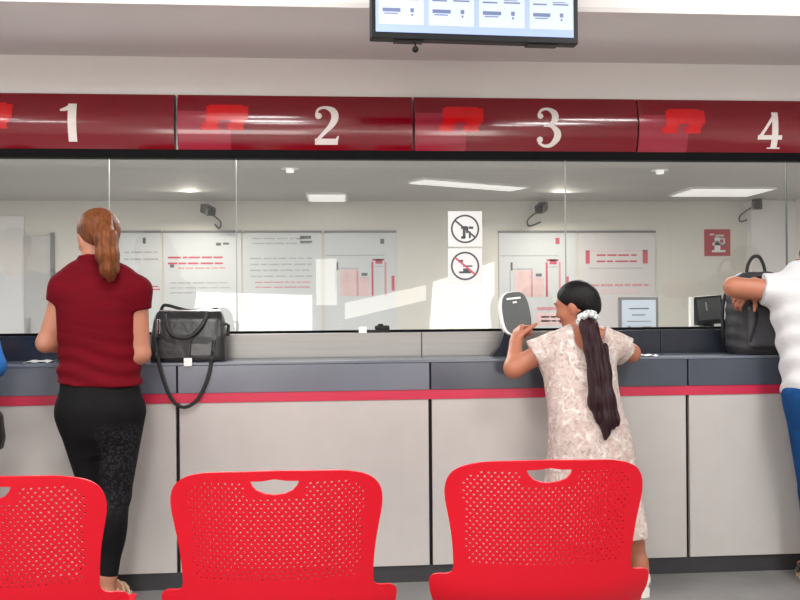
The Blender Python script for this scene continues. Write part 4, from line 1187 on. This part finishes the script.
def person_white():
    Y = 3.60
    org = W(828, 400, Y); ox = org.x
    C = lambda px, py, y=0.0: (lambda v: (v.x - ox, y, v.z))(W(px, py, Y + y))
    hc = C(819, 262, .17); Rh = rot(20, 14, 2)
    shL = C(790, 292, .10); shR = (.19, .10, shL[2])
    elL = C(734, 287, .15)
    wrL = (shL[0] + .02, .24, shL[2] - .03)
    elR = (.06, .20, 1.20); wrR = C(752, 285, .215)
    kL, kR = C(817, 492, .04), (.12, .04, .46)
    aL, aR = C(819, 572, -.01), (.13, 0, .10)
    rows = [(.66, .0, -.0, .04, .05), (.74, .0, .0, .15, .11), (.80, .0, -.01, .176, .125), (.86, .0, -.005, .178, .122), (.95, .0, .01, .172, .115), (1.05, .0, .03, .175, .115), (1.18, .0, .06, .185, .12), (1.28, .0, .08, .19, .115), (1.34, .0, .09, .17, .09), (1.40, .0, .1, .08, .06)]
    torso = loft(rows, 2.4)
    shoulders = uni(cap((-.07, .095, 1.365), shL, .058, .056), cap((.07, .095, 1.365), shR, .058, .056), k=.02)
    tor = uni(torso, (shoulders, .06))
    neck = cap((0, .1, 1.36), (hc[0], hc[1] - .025, hc[2] - .05), .06, .056)
    armL = uni(cap(shL, elL, .052, .044), (cap(elL, wrL, .043, .03), .02)); armR = uni(cap(shR, elR, .05, .042), (cap(elR, wrR, .042, .03), .02))
    legL = uni(cap((-.09, -.005, .86), kL, .1, .066), (cap(kL, aL, .062, .04), .02)); legR = uni(cap((.09, -.005, .86), kR, .1, .066), (cap(kR, aR, .062, .04), .02))
    fL = foot_fn(aL[0], aL[1] + .04, .025, -18, 1.05); fR = foot_fn(aR[0], aR[1] + .04, .025, -8, 1.05)
    hR = hand_fn(wrR, (-.75, -.15, -.55), (-.45, -.75, .5), -1, (40, 45, 25), 1.0)
    hL = hand_fn(wrL, (.9, .1, .1), (0, -.6, .8), +1, (15, 25, 20), 1.05)
    head = head_fn(hc, Rh, 1.03)
    body = uni(tor, (neck, .04), (head, .025), (armL, .03), (armR, .015), (legL, .03), (legR, .03), (fL, .03), (fR, .03), (hL, .012), (hR, .010))
    o = mesh_sdf('person', body, (-.5, -.26, -.01), (.4, .5, 1.68), .006, M['skin_tan'])
    o.location = (ox, Y, 0)
    tag(o, 'person in white tee and blue jeans leaning an arm against the backpack', 'person')
    eyes(o, hc, Rh, 1.03)
    def sl(f, shp, elp, t): return inter(f, plane(np.array(shp) * (1 - t) + np.array(elp) * t, np.array(elp) - np.array(shp)))
    fold = lambda P: .004 * np.sin(P[:, 2] * 60 + 25 * P[:, 0] + 2 * np.sin(P[:, 1] * 18))
    top0 = uni(infl(tor, .014), (sl(infl(cap(shL, elL, .056, .056), .016), shL, elL, .50), .04), (sl(infl(cap(shR, elR, .056, .054), .016), shR, elR, .5), .03))
    top0 = sub(top0, cap((0, .11, 1.44), (0, .13, 1.40), .062, .06), .01)
    top = inter(lambda P: top0(P) + fold(P), plane((0, 0, .85), (0, .05, -1)))
    mesh_sdf('white_tee', top, (-.5, -.26, .8), (.45, .4, 1.5), .006, M['tee_white'], o)
    jn = uni(infl(inter(torso, plane((0, 0, .865), (0, 0, 1))), .004), (infl(legL, .009), .03), (infl(legR, .009), .03), (cap(kL, np.array(aL) + P3((0, .005, 0)), .074, .058), .01), (cap(kR, np.array(aR) + P3((0, .005, 0)), .074, .058), .01))
    jn = inter(jn, plane((0, 0, .11), (0, 0, -1)))
    mesh_sdf('jeans', jn, (-.4, -.26, .08), (.4, .3, 1.0), .007, M['jeans'], o)
    hair = inter(inter(ell((0, -.016, .03), (.080, .098, .086)), plane((0, .056, .035), (0, .75, -.66)), .02), plane((0, -.02, -.05), (0, .3, -1)), .02)
    mesh_sdf('hair', xf(lambda P: hair(P / 1.03) * 1.03, Rh, hc), (-.25, -.1, 1.3), (.25, .4, 1.7), .006, M['hair_black'], o)
    for a, yw in ((aL, -18), (aR, -8)):
        s_ = sole('sandal', o, a[0], a[1] + .04, yw, .03, .025, M['sandal'], 1.06)
        R = Matrix.Translation((a[0], a[1] + .04, .025)) @ Matrix.Rotation(math.radians(yw), 4, 'Z')
        bm = bmesh.new()
        tube(bm, [R @ Vector((.048 * math.cos(q), .09, .062 * math.sin(q))) for q in [math.pi * k / 10 for k in range(11)]], .009, 6)
        obj('strap', bm, M['shoe_dark'], s_, True)
person_white()

def person_blue():
    Y = 3.58
    ox = W(-78, 400, Y).x
    C = lambda px, py, y=0.0: (lambda v: (v.x - ox, y, v.z))(W(px, py, Y + y))
    hc = (0, .08, 1.56); Rh = rot(0, 14)
    shL, shR = (-.18, .03, 1.36), (.18, .03, 1.36)
    elR = C(-8, 366, .0); elL = (-.24, .0, 1.08); wrR = (.07, .26, 1.066); wrL = (-.08, .26, 1.066)
    rows = [(.66, 0, 0, .04, .05), (.74, 0, 0, .14, .11), (.82, 0, 0, .172, .125), (.90, 0, 0, .17, .12), (1.0, 0, .01, .155, .11), (1.15, 0, .02, .165, .115), (1.28, 0, .02, .175, .11), (1.35, 0, .02, .15, .09), (1.41, 0, .03, .075, .06)]
    torso = loft(rows, 2.3)
    tor = uni(torso, (cap((-.07, .02, 1.38), shL, .055, .05), .05), (cap((.07, .02, 1.38), shR, .055, .05), .05))
    legs = [uni(cap((s * .088, 0, .86), (s * .1, .03, .47), .095, .06), (cap((s * .1, .03, .47), (s * .1, 0, .10), .058, .037), .02)) for s in (-1, 1)]
    feet = [foot_fn(s * .1, .035, .02, -s * 8) for s in (-1, 1)]
    arms = [uni(cap(a, b, .044, .037), (cap(b, c, .037, .027), .02)) for a, b, c in ((shL, elL, wrL), (shR, elR, wrR))]
    hands = [hand_fn(wrL, (.35, .9, -.1), (0, .1, 1), 1, (12, 20, 14)), hand_fn(wrR, (-.35, .9, -.1), (0, .1, 1), -1, (12, 20, 14))]
    neck = cap((0, .02, 1.38), (0, .06, 1.50), .055, .052)
    body = uni(tor, (neck, .04), (head_fn(hc, Rh), .025), *[(a, .03) for a in arms], *[(l, .03) for l in legs], *[(f, .03) for f in feet], *[(h_, .012) for h_ in hands])
    o = mesh_sdf('person', body, (-.4, -.26, -.01), (.4, .5, 1.72), .007, M['skin_tan'])
    o.location = (ox, Y, 0)
    tag(o, 'person mostly out of view at the far left, only a blue sleeve showing', 'person')
    eyes(o, hc, Rh)
    lim = [inter(infl(a, .014), plane(np.array(w_) * .8 + np.array(e_) * .2, np.array(w_) - np.array(e_))) for a, e_, w_ in ((arms[0], elL, wrL), (arms[1], elR, wrR))]
    top = inter(uni(infl(tor, .013), (lim[0], .03), (lim[1], .03)), plane((0, 0, .88), (0, 0, -1)))
    mesh_sdf('blue_shirt', top, (-.4, -.26, .8), (.4, .45, 1.5), .007, M['shirt_blue'], o)
    jn = inter(uni(infl(inter(torso, plane((0, 0, .92), (0, 0, 1))), .008), *[(infl(l, .012), .03) for l in legs]), plane((0, 0, .09), (0, 0, -1)))
    mesh_sdf('trousers', jn, (-.4, -.26, .06), (.4, .3, 1.0), .008, M['trouser_grey'], o)
    hair = inter(inter(ell((0, -.016, .03), (.080, .098, .086)), plane((0, .056, .035), (0, .75, -.66)), .02), plane((0, -.02, -.05), (0, .3, -1)), .02)
    mesh_sdf('hair', xf(hair, Rh, hc), (-.2, -.15, 1.4), (.2, .3, 1.72), .007, M['hair_black'], o)
    for s, f in zip((-1, 1), feet):
        mesh_sdf('shoe', inter(infl(f, .008), plane((0, 0, .12), (0, .2, 1))), (s * .1 - .1, -.15, 0), (s * .1 + .1, .3, .2), .007, M['shoe_dark'], o)
    # shoulder bag hanging at the hip
    c = C(-18, 424, -.14)
    f = loft([(-.10, 0, 0, .075, .045), (-.06, 0, 0, .082, .055), (.03, 0, 0, .075, .045), (.06, 0, 0, .06, .025)], 3.5)
    b = mesh_sdf('shoulder_bag', f, (-.12, -.08, -.13), (.12, .08, .09), .006, M['leather'])
    b.location = (ox + c[0], Y - .14, c[2])
    tag(b, 'small black bag hanging at the hip of the blue-sleeved person', 'bag')
    bm = bmesh.new(); tube(bm, smooth_path([(.04, 0, .04), (.0, .02, .2), (-.06, .045, .4), (-.10, .07, .57), (-.12, .14, .645), (-.125, .23, .60), (-.12, .27, .5), (-.06, .2, .3), (.0, .1, .15), (.03, .03, .05)], 6), .007, 8); obj('strap', bm, M['nylon_strap'], b, True)
person_blue()

# ------------------------------------------------------------------ light
def area(name, loc, size, power, rotx=0, col=(1, 1, 1), sy=None):
    l = bpy.data.lights.new(name, 'AREA'); l.energy = power; l.size = size; l.color = col
    if sy: l.shape = 'RECTANGLE'; l.size_y = sy
    o = bpy.data.objects.new(name, l); COL.objects.link(o); o.location = loc; o.rotation_euler = (rotx, 0, 0)
    return o
for x in (-3.2, -0.6, 2.0):
    for y in (-1.6, 0.4, 2.2):
        area('hall_light', (x, y, zc - 0.02), 0.6, 36, col=(1, 0.985, 0.965), sy=0.6)
for x in (-3.0, -0.4, 2.2):
    area('office_light', (x, 5.6, z_oc - 0.02), 1.2, 60, col=(1, 0.99, 0.97), sy=0.5)
for px in (190, 560):   # wall-washing spots over the cream patches of the office wall
    v = W(px, 200, 7.75)
    area('office_spot', (v.x, 7.75, z_oc - 0.03), 0.12, 12, rotx=math.radians(-18), col=(1, 0.93, 0.80))

wd = bpy.data.worlds.new('World'); SC.world = wd; wd.use_nodes = True
wd.node_tree.nodes['Background'].inputs[0].default_value = (0.9, 0.95, 1, 1)
wd.node_tree.nodes['Background'].inputs[1].default_value = 0.4

# ------------------------------------------------------------------ camera
cd = bpy.data.cameras.new('Camera'); cam = bpy.data.objects.new('Camera', cd); COL.objects.link(cam)
cd.sensor_width = 36; cd.lens = 36 * F_PX / 800; cd.clip_start = 0.05
right = Vector((CP, -SP, 0)); up = Vector((0, 0, 1)); fwd = Vector((SP, CP, 0))
r2 = right * math.cos(ROLL) - up * math.sin(ROLL); u2 = up * math.cos(ROLL) + right * math.sin(ROLL)
cam.matrix_world = Matrix(((r2.x, u2.x, -fwd.x, 0), (r2.y, u2.y, -fwd.y, 0), (r2.z, u2.z, -fwd.z, CAM_H), (0, 0, 0, 1)))
SC.camera = cam
SC.view_settings.view_transform = 'Standard'
SC.view_settings.look = 'None'
SC.view_settings.exposure = 0.3
